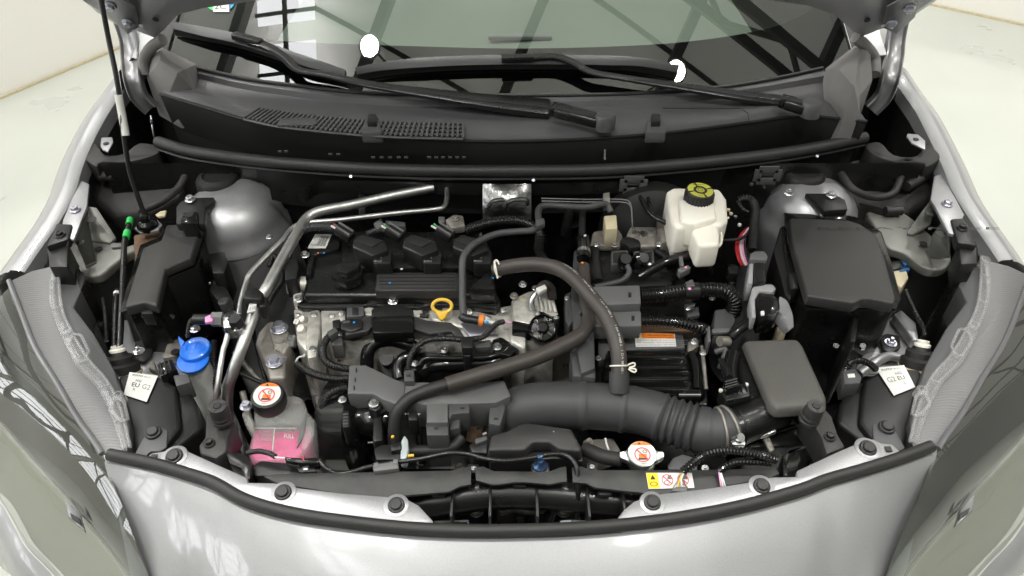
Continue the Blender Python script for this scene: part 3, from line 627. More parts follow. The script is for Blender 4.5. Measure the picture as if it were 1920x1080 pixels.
# ================================================================ headlamps
def headlamp(s, label):
    k = (lambda q: q) if s < 0 else (lambda q: (1950-q[0]-(6 if q[1] > 1000 else 0), q[1]-10)+tuple(q[2:]))
    pk = lambda seq: pts3([k(q) for q in seq])
    A = [(18, 528, .893), (38, 580, .888), (67, 653, .882), (108, 720, .876), (147, 787, .868), (192, 852, .862), (222, 930, .84), (250, 1005, .815), (278, 1078, .78), (300, 1140, .74)]
    C = [(-75, 600, .86), (-62, 690, .845), (-35, 755, .83), (2, 800, .815), (42, 846, .80), (80, 888, .79), (118, 928, .775), (168, 988, .755), (240, 1080, .72), (275, 1150, .69)]
    E = [(-150, 700, .70), (-130, 790, .68), (-95, 860, .66), (-40, 905, .64), (2, 942, .63), (28, 985, .62), (50, 1025, .61), (98, 1075, .59), (160, 1150, .56), (200, 1200, .54)]
    A, C, E = [crom(pk(q), 4) for q in (A, C, E)]
    t = thing('headlamp', label, 'headlamp', A[12], 'headlamps')
    up = V((s*.25, -.35, 1)).normalized(); o = V((s*.7, -.6, .5)).normalized()
    def mid(a, b, tt, h, d): return [p.lerp(q, tt)+d*h for p, q in zip(a, b)]
    rows = [A, mid(A, C, .12, .006, up), mid(A, C, .3, .012, up), mid(A, C, .5, .0145, up), mid(A, C, .7, .013, up), mid(A, C, .88, .007, up), mid(A, C, .97, .002, up), C, mid(C, E, .06, .002, o), mid(C, E, .3, .018, o), mid(C, E, .65, .02, o), E]
    bm = nb(); sheet(bm, rows, .003); fin(bm, 'lens', 'lensglass', t, ang=60)
    dn = V((0, 0, -1)); rr = [A, mid(A, C, .12, -.006, up), mid(A, C, .5, -.012, up), mid(A, C, .93, -.008, up), mid(A, C, .99, -.006, up)]
    bm = nb(); sheet(bm, [[p-UZ*.004 for p in r] for r in rr], .004); fin(bm, 'upper_bezel', 'lens_in', t, ang=40)
    bm = nb(); sheet(bm, [[p-o*.012 for p in r] for r in (mid(C, E, .02, 0, o), mid(C, E, .4, .004, o), E)], .004); fin(bm, 'lower_reflection', 'beige_reflection', t)  # sheet behind the lens that carries its painted beige reflection
    bm = nb(); sheet(bm, [[p+o*.002 for p in E], [p+V((s*.012, -.012, -.006)) for p in E], [p+V((s*.03, -.03, -.05)) for p in E], [p+V((s*.04, -.03, -.3)) for p in E]]); fin(bm, 'body_edge', 'silver', t)
    bm = nb(); tube(bm, [p-o*.003 for p in C[4:]], .004, 8); fin(bm, 'lens_crease', 'clearpl', t)
    # chrome fins under the outer half
    for q in range(3):
        f = .42+q*.17; a = mid(A, C, f, .002, up); bm = nb(); seg = a[1:9]; n_ = len(seg)
        wd = [.010*math.sin(math.pi*(i+.6)/n_) for i in range(n_)]; rows2 = [seg, [p+V((s*w_, -w_*.3, .004)) for p, w_ in zip(seg, wd)], [p+V((s*w_*1.3, -w_*.3, -.004)) for p, w_ in zip(seg, wd)]]; sheet(bm, rows2, .001); fin(bm, 'chrome_fin', 'reflector', t)
    # white line, fluted band and clear rim towards the bay
    bm = nb(); tube(bm, [p+UZ*.002 for p in A[:21]], .0045, 8); fin(bm, 'edge_line', 'trimgrey', t)
    inn = [(104, 498, .897), (98, 548, .893), (104, 590, .888), (120, 630, .884), (150, 690, .879), (187, 728, .874), (214, 780, .870), (236, 846, .865)]
    I = crom(pk(inn), 4); I2, _ = resample(I, .006); n = len(I2); A2 = resn(A[:21], n)
    bm = nb(); sheet(bm, [A2, [a.lerp(b, .5)+UZ*.005 for a, b in zip(A2, I2)], I2], .003); fin(bm, 'fluted_band', 'flute', t)
    bm = nb(); tube(bm, [p+UZ*.004 for p in I], .0042, 8); fin(bm, 'clear_rim', 'clearpl', t)
    J = [(112, 494, .897), (113, 540, .893), (119, 585, .889), (136, 624, .885), (168, 678, .880), (203, 718, .876), (229, 772, .872), (246, 842, .867)]
    J = crom(pk(J), 4); J2 = resn(J, n)
    bm = nb(); sheet(bm, [[p+UZ*.005 for p in I2], [p.lerp(q, .5)+UZ*.008 for p, q in zip(I2, J2)], [p+UZ*.004 for p in J2]], .002); fin(bm, 'clear_flange', 'clearpl', t)
    bm = nb(); tube(bm, [p+UZ*.005 for p in J], .0026, 8); fin(bm, 'flange_edge', 'clearpl', t)
    for q in range(6):
        i = int((q+.8)/6.5*(n-1)); bm = nb(); bar(bm, I2[i]+UZ*.008, J2[i]+UZ*.008, .0035, .006); fin(bm, 'clear_rib', 'clearpl', t)
    for q in ((104, 499, .903), (222, 744, .884), (126, 622, .893)):
        v = pk([q])[0]; bm = nb(); lathe(bm, [(.0095, -.012), (.0095, .004), (.0075, .006), (.005, .006), (.0045, .001)], frame(v, V((0, -.1, 1))), 16); fin(bm, 'clear_boss', 'clearpl', t)
    for lp in ([(128, 650, .890), (136, 626, .893), (152, 628, .891), (166, 658, .888), (156, 682, .886), (143, 672, .887), (128, 650, .890)], [(206, 768, .884), (216, 744, .887), (232, 752, .885), (240, 786, .880), (228, 790, .880), (206, 768, .884)], [(98, 545, .90), (100, 512, .903), (112, 502, .903)]):
        bm = nb(); tube(bm, pk(lp), .0026, 6, step=.004); fin(bm, 'clear_loop', 'clearpl', t)
    # marker emblem in the lens
    e = pk([(122, 935, .785), (126, 968, .775), (160, 998, .762), (150, 965, .772)]); bm = nb(); slab(bm, e, th=.008); fin(bm, 'lens_marker', 'trimgrey', t, bevel=.002)
    e = pk([(130, 960, .792), (134, 972, .786), (154, 986, .777), (150, 972, .782)]); bm = nb(); slab(bm, e, th=.004); fin(bm, 'marker_plate', 'ink', t, bevel=.001)
    # black housing towards the bay
    hs = [(112, 504, .884), (141, 512, .884), (152, 545, .88), (138, 576, .878), (176, 626, .874), (215, 695, .868), (244, 800, .862), (238, 850, .858), (214, 784, .862), (187, 732, .866), (150, 694, .87), (118, 634, .876), (100, 580, .88), (97, 548, .884)]
    bm = nb(); slab(bm, pk(hs), .80); fin(bm, 'side_housing', 'grey2', t, bevel=.003)
    hb = [(224, 702), (262, 700), (297, 704), (330, 722), (338, 800), (300, 850), (255, 852), (240, 800), (215, 736)]
    bm = nb(); slab(bm, pk([(x, y, .845) for x, y in hb]), .55); fin(bm, 'rear_housing', 'black', t, bevel=.006, seg=3)
    hb2 = [(326, 722), (356, 730), (374, 764), (381, 800), (322, 846), (300, 848), (318, 790)]
    bm = nb(); slab(bm, pk([(x, y, .832) for x, y in hb2]), .55); fin(bm, 'stepped_housing', 'black', t, bevel=.012, seg=3)
    bm = nb(); slab(bm, pk([(128, 575, .87), (150, 548, .88), (163, 520, .88), (137, 488, .885), (120, 500, .885)]), .7); fin(bm, 'tower', 'satin', t, bevel=.004)
    bm = nb(); slab(bm, pk([(145, 588, .82), (168, 580, .82), (178, 600, .81), (158, 615, .81)]), .7); fin(bm, 'stiffener', 'grey2', t, bevel=.004)
    # bulb socket with cream gasket and breather
    c = pk([(226, 684, .818)])[0]; ax = V((-s*.15, .55, .8)); ax2 = V((s*.1, .5, .85)).normalized()
    bm = nb(); lathe(bm, [(.0325, -.018), (.0325, -.014)], frame(c, ax2), 26); fin(bm, 'gasket', 'cream', t)
    bm = nb(); lathe(bm, [(.030, -.03), (.030, .0), (.024, .004), (.024, .014), (.015, .018), (.013, .024)], frame(c, ax2), 26); so = fin(bm, 'bulb_socket', 'liner', t)
    v = c+ax2*.024; bm = nb(); lathe(bm, [(.0135, 0), (.0135, .004), (.010, .006), (.010, .010), (.007, .010), (.006, .005)], frame(v, ax2), 20); fin(bm, 'vent_cap', 'whitepl', t)
    # label
    q = [(232, 740), (275, 754), (296, 705), (243, 698)] if s < 0 else [(1676, 742), (1716, 726), (1695, 685), (1642, 690)]
    z = .8478; q3 = pquad(q, z); bm = nb(); slab(bm, [p+UZ*.0006 for p in q3], th=.0006); lb = fin(bm, 'label_plate', 'white', t)
    f = patch(*[p+UZ*.0007 for p in q3], .0003)
    text('KOITO', f, .12, .86, .070, 'ink', lb, 1.25, .3, bold=.02); text('00-312', f, .56, .86, .060, 'ink', lb)
    if s < 0: text('HG', f, .30, .64, .10, 'ink', lb, 1.1, bold=.012); text('EU', f, .20, .42, .17, 'ink', lb, 1.1, bold=.015); text('R', f, .30, .26, .11, 'ink', lb, 1.1); text('G2', f, .60, .42, .19, 'inkgrey', lb, 1.0)
    else: text('HG', f, .52, .64, .11, 'ink', lb, 1.1); text('EU', f, .50, .42, .16, 'ink', lb, 1.1); text('L', f, .64, .22, .12, 'inkgrey', lb, 1.1); text('G2', f, .10, .42, .19, 'inkgrey', lb, 1.0)
    # mounting ear with clip
    ear = [(253, 850, .868), (275, 810, .868), (300, 800, .868), (314, 806, .868), (312, 838, .868), (300, 846, .868), (282, 846, .868), (270, 858, .868)]
    bm = nb(); slab(bm, pk(ear), th=.004); fin(bm, 'mounting_ear', 'grey2', t, bevel=.001)
    x, y = k((288, 812)); clip(x, y, .869, 15, t, V((0, -.1, 1)))
    return t
headlamp(-1, 'clear headlamp by the coolant bottle, label reading EU R')
headlamp(1, 'clear headlamp by the air box, label reading EU L')
# ================================================================ tub of the bay, coloured black so the gaps read as deep shade
def tub(name, pts, m='satin'):
    return flat(name, [V(p) for p in pts], m)
tub('bay_floor', [(-.5, .53, .32), (.5, .53, .32), (.85, 1.5, .32), (-.85, 1.5, .32)])
tub('firewall', [(-.85, 1.33, .32), (.85, 1.33, .32), (.85, 1.33, .955), (-.85, 1.33, .955)])
for s_ in (-1, 1):
    w_ = [(.48, .70, .32), (.74, 1.05, .32), (.80, 1.6, .32), (.83, 1.6, .68), (.77, 1.05, .66), (.50, .70, .58)]
    tub('bay_side_wall', [(s_*x, y, z) for x, y, z in w_])
tub('bay_front_wall', [(-.40, .53, .32), (.40, .53, .32), (.40, .53, .74), (-.40, .53, .74)])
# ================================================================ struts, prop, left bank of the bay
def disc(name, px, py, z, rpx, h, m, parent, n=UZ, seg=24, prof=None):
    v = P(px, py, z); r = S(v, rpx); bm = nb(); lathe(bm, prof(r) if prof else [(r, -h), (r, -.001), (r*.94, 0)], frame(v, n), seg); return fin(bm, name, m, parent)
def strut(label, cx, cy, capx, capy, s):
    c = P(cx, cy, .885); t = thing('strut_tower', label, 'strut tower', c, 'strut towers'); r = .093 if s > 0 else .101; bm = nb()
    pr = [(r*1.12, -.5), (r*1.08, -.07), (r*1.07, -.05), (r*1.02, -.045), (r*1.0, -.02), (r*.93, .0), (r*.80, .018), (r*.6, .032), (r*.42, .038)]
    lathe(bm, pr, Matrix.Translation(c) @ Matrix.Rotation(.06*s, 4, 'Y'), 40); fin(bm, 'dome', 'silver_in', t, ang=50)
    bm = nb(); lathe(bm, [(r*1.085, -.003), (r*1.10, 0), (r*1.085, .003)], Matrix.Translation(c-UZ*.056), 40); fin(bm, 'weld_seam', 'paint_dark', t)
    v = P(capx, capy, .93); bm = nb(); lathe(bm, [(.046, -.03), (.045, -.008), (.040, .0), (.03, .003), (.028, .0)], frame(v), 28); fin(bm, 'rubber_cap', 'ink', t)
    return t
sl = strut('silver domed strut tower behind the small relay box', 432, 388, 407, 330, -1)
sr = strut('bright silver strut tower behind the large fuse box', 1528, 378, 1508, 322, 1)
t = thing('strut_bracket', 'black pressed bracket with one bolt on the strut tower, hood prop side', 'bracket', P(357, 380, .93), 'strut brackets')
block('plate', [(330, 388), (338, 378), (352, 370), (402, 369), (400, 378), (385, 390), (384, 420), (330, 420)], .932, .915, 'black', t, .003)
block('hook', [(340, 398), (370, 396), (371, 418), (338, 418)], .938, .90, 'gloss', t, .003); disc('hook_hole', 355, 402, .9395, 8, .001, 'ink', t)
pb(357, 375, .934, 10, t)
t = thing('strut_bracket', 'black pressed bracket with one bolt on the bright strut tower', 'bracket', P(1558, 370, .93), 'strut brackets')
block('plate', [(1510, 362), (1560, 362), (1585, 374), (1590, 392), (1545, 395), (1530, 378)], .934, .922, 'black', t, .002)
block('flap', [(1540, 393), (1588, 392), (1588, 412), (1545, 412)], .922, .89, 'gloss', t, .003)
pb(1558, 367, .936, 10, t); pb(1478, 363, .93, 10, t)
t = thing('prop_rod', 'thin black hood prop rod with a pale plastic sleeve', 'prop rod', P(275, 414, .90))
rod = [(186, -20, 1.30), (204, 75, 1.22), (221, 160, 1.15), (232, 250, 1.07), (243, 320, 1.0), (262, 378, .94), (275, 412, .905)]
pipe('rod', rod, 4.6, 'satin', t); pipe('sleeve', [(222, 178, 1.136), (229, 216, 1.10), (236, 254, 1.066)], 7, 'offwhite', t)
v = P(275, 418, .896); bm = nb(); lathe(bm, [(.020, -.012), (.0205, -.004), (.018, .002), (.010, .006), (.010, .018), (.007, .022)], frame(v), 22); fin(bm, 'grommet', 'gloss', t)
block('seat_plate', [(252, 428), (260, 418), (295, 412), (304, 420), (296, 432), (262, 436)], .888, .882, 'silver_in', t, .001)
t = thing('strut_cable', 'thin metal cable hanging beside the hinge pivot', 'cable', P(288, 262, .95)); pipe('cable', [(283, 217, 1.0), (286, 240, .98), (290, 262, .955)], 1.6, 'steel', t); pipe('sleeve_end', [(284, 225, .995), (285, 232, .99)], 3, 'black', t)
# rusty seam under the prop, seen by the box
t = thing('apron_seam', 'bare brownish metal seam between prop grommet and relay box', 'seam', P(275, 445, .86)); block('sheet', [(250, 440), (300, 432), (305, 450), (268, 462), (262, 520), (252, 520)], .865, .80, 'rust', t, .004)
t = thing('seam_clip', 'crumpled cream tape on the strut tower flange', 'tape', P(307, 400, .92)); block('tape', [(291, 402), (300, 396), (312, 394), (309, 404), (297, 406)], .925, .92, 'cream', t, .001)
# small relay box
t = thing('relay_box', 'stepped black relay box standing by the strut tower, hood prop side', 'fuse box', P(310, 520, .75), 'fuse boxes')
top = [(312, 421), (377, 418), (375, 434), (358, 483), (310, 503), (297, 562), (294, 573), (270, 566), (234, 576), (238, 560), (268, 464), (302, 450)]
block('lid', top, .905, .884, 'lid', t, .004, taper=.001, seg=3)
block('lid_rim', grow(top, 7), .8838, .876, 'gloss', t, .002); block('lower_rim', grow(top, 7), .872, .866, 'gloss', t, .002)
block('base', [(314, 432), (386, 432), (385, 442), (374, 498), (312, 522), (300, 582), (236, 580), (240, 558), (268, 464), (302, 452)], .8735, .70, 'satin', t, .005)
block('latch', [(266, 566), (286, 566), (286, 588), (264, 588)], .888, .86, 'black', t, .002); block('latch_bar', [(264, 588), (292, 588), (292, 592), (264, 592)], .872, .866, 'grey2', t, .001)
for a in ((262, 568), (284, 570)):
    pipe('latch_wire', [(a[0], a[1], .892), (a[0]+3, a[1]-5, .895)], 1.2, 'lid', t)
block('side_socket', [(390, 475), (420, 470), (428, 490), (420, 512), (398, 512)], .865, .79, 'black', t, .004)
block('side_arm', [(398, 520), (425, 540), (440, 570), (420, 578), (392, 545)], .83, .78, 'black', t, .004)
disc('drain', 323, 592, .82, 4, .004, 'steel', t)
for a in ((393, 530), (320, 590)): disc('glint_pin', a[0], a[1], .862, 2.2, .003, 'steel', t)
# taped hose and neighbours
t = thing('taped_hose', 'thin black hose with two green tape bands beside the relay box', 'hose', P(232, 480, .90))
hp = [(244, 412, .905), (240, 430, .905), (234, 452, .90), (232, 480, .895), (229, 560, .875), (224, 655, .84)]
pipe('hose', hp, 5.4, 'satin', t); pipe('green_tip', [(244, 411, .906), (242, 421, .906)], 6.2, 'green', t); pipe('green_band', [(239, 434, .905), (236, 446, .903)], 6.6, 'green', t)
block('cleat', [(207, 456), (228, 454), (230, 462), (208, 464)], .90, .893, 'grey', t, .002)
t = thing('marker_hose', 'short black hose with a white ring below the apron bracket', 'hose', P(218, 600, .84)); pipe('hose', [(220, 545, .85), (217, 580, .85), (215, 660, .83)], 5.5, 'satin', t); pipe('white_ring', [(219, 549, .852), (218.6, 553, .852)], 6, 'white', t)
t = thing('side_conduit', 'slim ribbed wire conduit dropping beside the headlamp tower', 'conduit', P(199, 600, .82)); pipe('conduit', [(193, 560, .82), (197, 590, .82), (200, 640, .80)], 4, 'black', t, pitch=.004)
# sheet metal with studs beside the washer tank
t = thing('apron_floor', 'bare silver apron sheet with studs beside the washer neck', 'sheet', P(300, 655, .76))
block('sheet', [(214, 600), (240, 598), (252, 640), (330, 622), (345, 640), (350, 690), (330, 720), (230, 700), (216, 660)], .765, .755, 'silver_in', t, .004)
block('dark_pad', [(252, 640), (290, 634), (284, 665), (270, 678), (250, 676)], .775, .766, 'ink', t, .004)
pb(261, 659, .776, 10, t, 'steel', kind='stud'); disc('dimple', 298, 655, .766, 12, .003, 'silver_in', t)
block('green_bracket', [(304, 672), (312, 645), (322, 638), (336, 634), (340, 652), (326, 668)], .79, .77, 'castdull', t, .003); disc('bracket_hole', 328, 659, .7915, 8, .002, 'ink', t)
block('green_tab', [(278, 690), (282, 676), (290, 678), (292, 694)], .785, .77, 'castdull', t, .002)
# washer filler
t = thing('washer_tank', 'pale washer bottle neck with a bright blue hinged cap', 'washer bottle', P(366, 720, .70))
c = P(367, 686, .805); ax = V((.02, -.10, 1)).normalized(); r = S(c, 27)
bm = nb(); lathe(bm, [(r*1.05, -.30), (r*1.05, -.06), (r*.98, -.055), (r*.93, .0), (r*.93, .012)], frame(c, ax), 24); fin(bm, 'neck', 'washer', t)
c2 = c+ax*.014; bm = nb(); lathe(bm, [(r*1.06, -.003), (r*1.08, .0), (r*1.06, .003), (r*.93, .004)], frame(c2, ax), 28); fin(bm, 'cap_ring', 'blue', t)
ax2 = V((-.04, -.10, 1)).normalized(); c3 = P(366, 655, .828); bm = nb(); lathe(bm, [(r*1.0, -.007), (r*1.06, -.006), (r*1.08, -.001), (r*1.0, .003), (r*.7, .002), (r*.45, .004), (r*.1, .0045)], frame(c3, ax2), 30); fin(bm, 'cap', 'blue', t)
bm = nb(); slab(bm, pts3([(346, 640, .836), (334, 628, .838), (333, 634, .835), (338, 652, .83)]), th=.006); fin(bm, 'cap_tab', 'blue', t, bevel=.002)
f = patch(*[c3+ax2*.0045+q for q in (V((-.02, -.02, -.004)), V((.02, -.02, -.004)), V((.02, .02, .004)), V((-.02, .02, .004)))])
pr_ring('embossed_mark', f, .5, .5, .42, .30, .08, 'blue', t, [(.5, .25, .5, .8, .05)])
# socket plug near the label
t = thing('lamp_plug', 'square black plug beside the washer neck', 'connector', P(312, 695, .84)); block('plug', [(293, 682), (322, 672), (332, 692), (300, 706)], .862, .82, 'gloss', t, .003)
for k in range(3): pipe('rib', [(300+k*8, 680-k*2.5, .864), (305+k*8, 700-k*2.5, .864)], 1.6, 'black', t)
block('lead_block', [(324, 703), (352, 700), (358, 716), (330, 724)], .858, .82, 'grey2', t, .003)
# ---------------------------------------------------------------- air conditioning lines
t = thing('air_conditioning_line', 'thick bare aluminium pipe running from cowl to front with a service valve', 'pipe', P(480, 600, .86))
pipe('pipe', [(812, 352, .93), (740, 366, .93), (660, 384, .93), (600, 396, .93), (575, 410, .925), (558, 436, .92), (530, 485, .91), (503, 535, .90), (487, 562, .89), (470, 605, .88), (452, 655, .86), (436, 700, .83), (426, 735, .80), (428, 790, .74), (440, 850, .70)], 10.5, 'alu', t, n=16)
block('clamp', [(457, 545), (482, 538), (494, 548), (490, 562), (456, 560)], .912, .88, 'black', t, .004); block('clamp_tail', [(484, 556), (502, 556), (500, 574), (486, 576)], .90, .87, 'black', t, .003)
c = P(442, 612, .885); a = (P(436, 598, .91)-P(449, 622, .875)).normalized(); bm = nb(); lathe(bm, [(.0085, -.005), (.0085, .012), (.0065, .014), (.0065, .02)], frame(P(450, 622, .878), a), 16); fin(bm, 'valve_stem', 'steel', t)
bm = nb(); lathe(bm, [(.0125, 0), (.0125, .016), (.011, .019)], frame(P(446, 610, .89), a), 6); fin(bm, 'valve_cap', 'ink', t)
q = pquad([(464, 590), (479, 586), (484, 564), (470, 568)], .897); bm = nb(); slab(bm, [p+UZ*.004 for p in q], th=.003); lb = fin(bm, 'pipe_label', 'white', t); f = patch(*[p+UZ*.0042 for p in q])
text('15 US', f, .1, .12, .28, 'ink', lb, .9); text('A23 00', f, .1, .6, .16, 'inkgrey', lb, .8)
pipe('sleeve', [(431, 792, .745), (434, 815, .735)], 13, 'alu', t); pipe('pinkish_band', [(432, 800, .74), (433.5, 808, .738)], 13.6, 'zinc', t)
t = thing('air_conditioning_liquid_line', 'thin aluminium pipe bent beside the thick one, with square valve block', 'pipe', P(430, 600, .86))
pipe('pipe', [(838, 352, .93), (838, 372, .928), (832, 388, .925), (812, 393, .925), (740, 400, .925), (640, 412, .922), (560, 421, .918), (530, 450, .915), (500, 480, .91), (470, 512, .905), (462, 530, .90), (452, 565, .895), (447, 590, .892)], 4.8, 'alu', t)
pipe('lower_pipe', [(430, 612, .885), (424, 640, .87), (418, 660, .86), (408, 720, .83), (402, 760, .80)], 5.2, 'alu', t)
block('valve_block', [(415, 590), (437, 578), (450, 588), (444, 612), (418, 615)], .895, .865, 'steel', t, .004)
bm = nb(); lathe(bm, [(.0115, 0), (.0115, .018), (.009, .020)], frame(P(427, 580, .893), V((-.15, .1, 1))), 6); fin(bm, 'valve_cap', 'ink', t)
bm = nb(); M = frame(P(414, 599, .888), V((-1, -.05, .05))); lathe(bm, [(.013, -.004), (.013, .014), (.010, .017)], M, 6); fin(bm, 'sensor_nut', 'steel', t)
bm = nb(); lathe(bm, [(.0095, .012), (.0095, .045), (.006, .047)], M, 14); fin(bm, 'pressure_sensor', 'black', t)
block('pink_mark', [(384, 594), (398, 588), (398, 602), (384, 604)], .899, .893, 'pinkpaint', t, .001)
pipe('sensor_wire', [(366, 596, .88), (356, 606, .87), (352, 632, .85)], 5, 'black', t, pitch=.004)
bolt(P(366, 618, .86), .009, t)
# ---------------------------------------------------------------- firewall furniture
t = thing('heat_shield', 'crinkled foil heat shield hanging under the cowl', 'heat shield', P(950, 385, .90))
bm = nb(); rows = []
for j in range(9):
    r_ = []
    for i in range(13):
        px = 905+i*7.6; py = 347+j*9; bulge = .012*math.sin(math.pi*i/12)*math.sin(math.pi*min(1, j/7)); v = PY(px, py, 1.258-j*.0045-bulge*1.5+random.uniform(-.002, .002)); r_.append(v)
    rows.append(r_)
loft(bm, rows, closed=False); loft(bm, [[p+V((0, .004, 0)) for p in r_] for r_ in rows], closed=False); fin(bm, 'foil', 'foil', t, ang=60)
for seq in ([(915, 388), (925, 377), (945, 374)], [(946, 388), (958, 376), (985, 374), (990, 384)]):
    bm = nb(); tube(bm, crom([PY(x, y, 1.222) for x, y in seq], 5), .004, 6); fin(bm, 'foil_ridge', 'foil', t)
t = thing('cowl_brace', 'black pressed beam below the cowl seal', 'beam', P(700, 350, .92))
bm = nb(); bt_ = crom(pts3([(505, 352, .945), (545, 358, .94), (575, 352, .945), (610, 339, .945), (760, 341, .945), (960, 344, .945), (1150, 340, .945), (1200, 334, .945)]), 5)
sheet(bm, [bt_, [p-UZ*.025+V((0, -.002, 0)) for p in bt_]], .003); fin(bm, 'web', 'satin', t)
for px, py, w in ((1186, 338, 'below the seal by the brake fluid cap'), (1436, 320, 'below the seal by the bright strut tower')):
    t = thing('cable_guide', 'square black open guide '+w, 'guide', P(px, py, .94), 'cable guides'); c = P(px, py, .945); bm = nb()
    for a, b in (((-.02, 0, .012), (.02, 0, .012)), ((-.02, 0, -.016), (.02, 0, -.016)), ((-.02, 0, .012), (-.02, 0, -.016)), ((.02, 0, .012), (.02, 0, -.016))):
        bar(bm, c+V(a)+V((0, -.015, 0)), c+V(b)+V((0, -.015, 0)), .016, .004, V((0, 1, 0)))
    fin(bm, 'frame', 'grey2', t, bevel=.001); bm = nb(); boxm(bm, frame(c+V((0, -.01, 0))), .022, .01, .006); fin(bm, 'tongue', 'grey2', t, bevel=.001)
for i, (a, b, w) in enumerate((((1045, 350), (1075, 420), 'wide dark pipe behind the heater hose'), ((1075, 350), (1060, 440), 'second dark pipe behind the heater hose'))):
    t = thing('bulkhead_pipe', w, 'pipe', P(*a, .90)); pipe('pipe', [(*a, .90), ((a[0]+b[0])/2, (a[1]+b[1])/2, .86), (*b, .80)], 10, 'black', t)
t = thing('brake_lines', 'pair of thin dark metal brake lines across the firewall', 'pipes', P(1120, 376, .93))
for dy in (0, 5): pipe('line', [(1015, 372+dy, .93), (1100, 374+dy, .93), (1165, 374+dy, .93), (1182, 382+dy, .925), (1185, 410, .92), (1186, 430, .90)], 1.3, 'inkgrey', t)
# wires behind the engine
t = thing('engine_rear_harness', 'dark ribbed conduit arching behind the engine cover from corner to foil', 'conduit', P(900, 420, .90))
pipe('conduit', [(540, 485, .89), (541, 462, .905), (552, 442, .915), (575, 428, .92), (605, 425, .92), (635, 430, .92)], 8.5, 'hosegrey', t, pitch=.0042)
pipe('conduit', [(872, 432, .90), (900, 422, .91), (940, 414, .915), (975, 415, .91), (1000, 424, .905), (1012, 440, .90), (1010, 470, .87), (1022, 490, .85)], 9.5, 'black', t, pitch=.0045)
pipe('conduit', [(688, 438, .90), (705, 432, .90), (722, 432, .90)], 5, 'hosegrey', t, pitch=.004)
block('connector', [(532, 490), (556, 484), (560, 500), (556, 520), (534, 525)], .905, .86, 'black', t, .003); block('bracket', [(700, 418), (715, 408), (720, 424), (706, 430)], .91, .90, 'grey', t, .002)
block('sensor', [(722, 412), (760, 416), (760, 424), (722, 420)], .905, .89, 'grey2', t, .002); block('bracket', [(835, 412), (850, 402), (868, 404), (872, 424), (846, 428)], .915, .90, 'castdull', t, .002); pb(855, 410, .917, 7, t, 'castdull'); block('tag', [(822, 406), (834, 406), (834, 416), (822, 416)], .91, .905, 'grey', t, .001)
block('bracket', [(672, 360), (684, 360), (684, 390), (672, 390)], .90, .88, 'grey2', t, .002)
# ================================================================ engine
eng = thing('engine_cover', 'black cylinder head cover with filler cap and ribbed plaque', 'engine cover', P(750, 510, .85))
block('cover', [(567, 554), (572, 520), (580, 470), (590, 440), (640, 432), (905, 432), (922, 470), (926, 520), (934, 553)], .880, .845, 'satin', eng, .008, seg=3)
block('flange', [(548, 566), (560, 556), (935, 554), (940, 568), (928, 578), (880, 572), (800, 572), (785, 578), (690, 572), (660, 577), (565, 576)], .858, .838, 'satin', eng, .004)
block('left_step', [(572, 515), (580, 462), (592, 440), (640, 436), (636, 466), (590, 476), (584, 515)], .890, .87, 'satin', eng, .006)
block('shoulder', [(640, 500), (690, 502), (890, 502), (925, 500), (925, 480), (900, 470), (640, 470)], .892, .87, 'satin', eng, .006)
block('plaque', [(703, 545), (706, 510), (858, 510), (863, 545)], .892, .872, 'lid', eng, .003)
for k in range(5): pipe('plaque_groove', [(712, 514+k*6.5, .8925), (852, 514+k*6.5, .8925)], .9, 'ink', eng, n=6)
block('right_boss', [(880, 540), (905, 515), (920, 505), (928, 512), (928, 542)], .900, .87, 'satin', eng, .005)
disc('blue_dot', 731, 530, .8938, 2.2, .001, 'cyan', eng); disc('blue_dot', 924, 521, .9015, 2.2, .001, 'cyan', eng); disc('orange_dot', 596, 474, .8915, 2, .001, 'orange', eng); disc('blue_dot', 607, 474, .8915, 2, .001, 'cyan', eng); disc('white_dot', 753, 504, .8935, 2.6, .001, 'white', eng)
lq = pquad([(577, 466), (611, 466), (622, 440), (591, 440)], .8905); bm = nb(); slab(bm, [p+UZ*.0012 for p in lq], th=.0012); lb = fin(bm, 'barcode_label', 'offwhite', eng); f = patch(*[p+UZ*.0013 for p in lq])
for k in range(7): pr_poly('bar', f, [(.42+k*.075, .12), (.42+k*.075+(.05 if k % 2 else .03), .12), (.42+k*.075+(.05 if k % 2 else .03), .82), (.42+k*.075, .82)], 'inkgrey', lb)
text('1CT', f, .06, .12, .14, 'inkgrey', lb)
for px, py in ((560, 562), (672, 556), (793, 556), (896, 558)): pb(px, py, .862, 9, eng)
pb(572, 479, .895, 9, eng); pb(737, 566, .866, 10, eng)
block('bolt_stem', [(729, 572), (745, 572), (744, 588), (730, 588)], .862, .84, 'steel', eng, .003)
# filler cap
c = P(650, 508, .905); bm = nb(); r = S(c, 30); lathe(bm, [(r*.95, -.02), (r, -.016), (r, -.004), (r*.96, 0), (r*.5, .001)], frame(c), 32); cap = fin(bm, 'filler_cap', 'satin', eng)
g = pts3([(630, 508, .921), (640, 492, .921), (664, 486, .921), (676, 490, .921), (672, 500, .921), (650, 512, .921)]); bm = nb(); slab(bm, g, th=.018); fin(bm, 'grip', 'satin', cap, bevel=.003)
bm = nb(); boxm(bm, frame(P(638, 526, .893)+V((0, -.004, 0))), .003, .002, .012); fin(bm, 'blue_mark', 'cyan', cap); bm = nb(); boxm(bm, frame(P(673, 528, .886)), .004, .002, .010); fin(bm, 'blue_mark', 'cyan', cap)
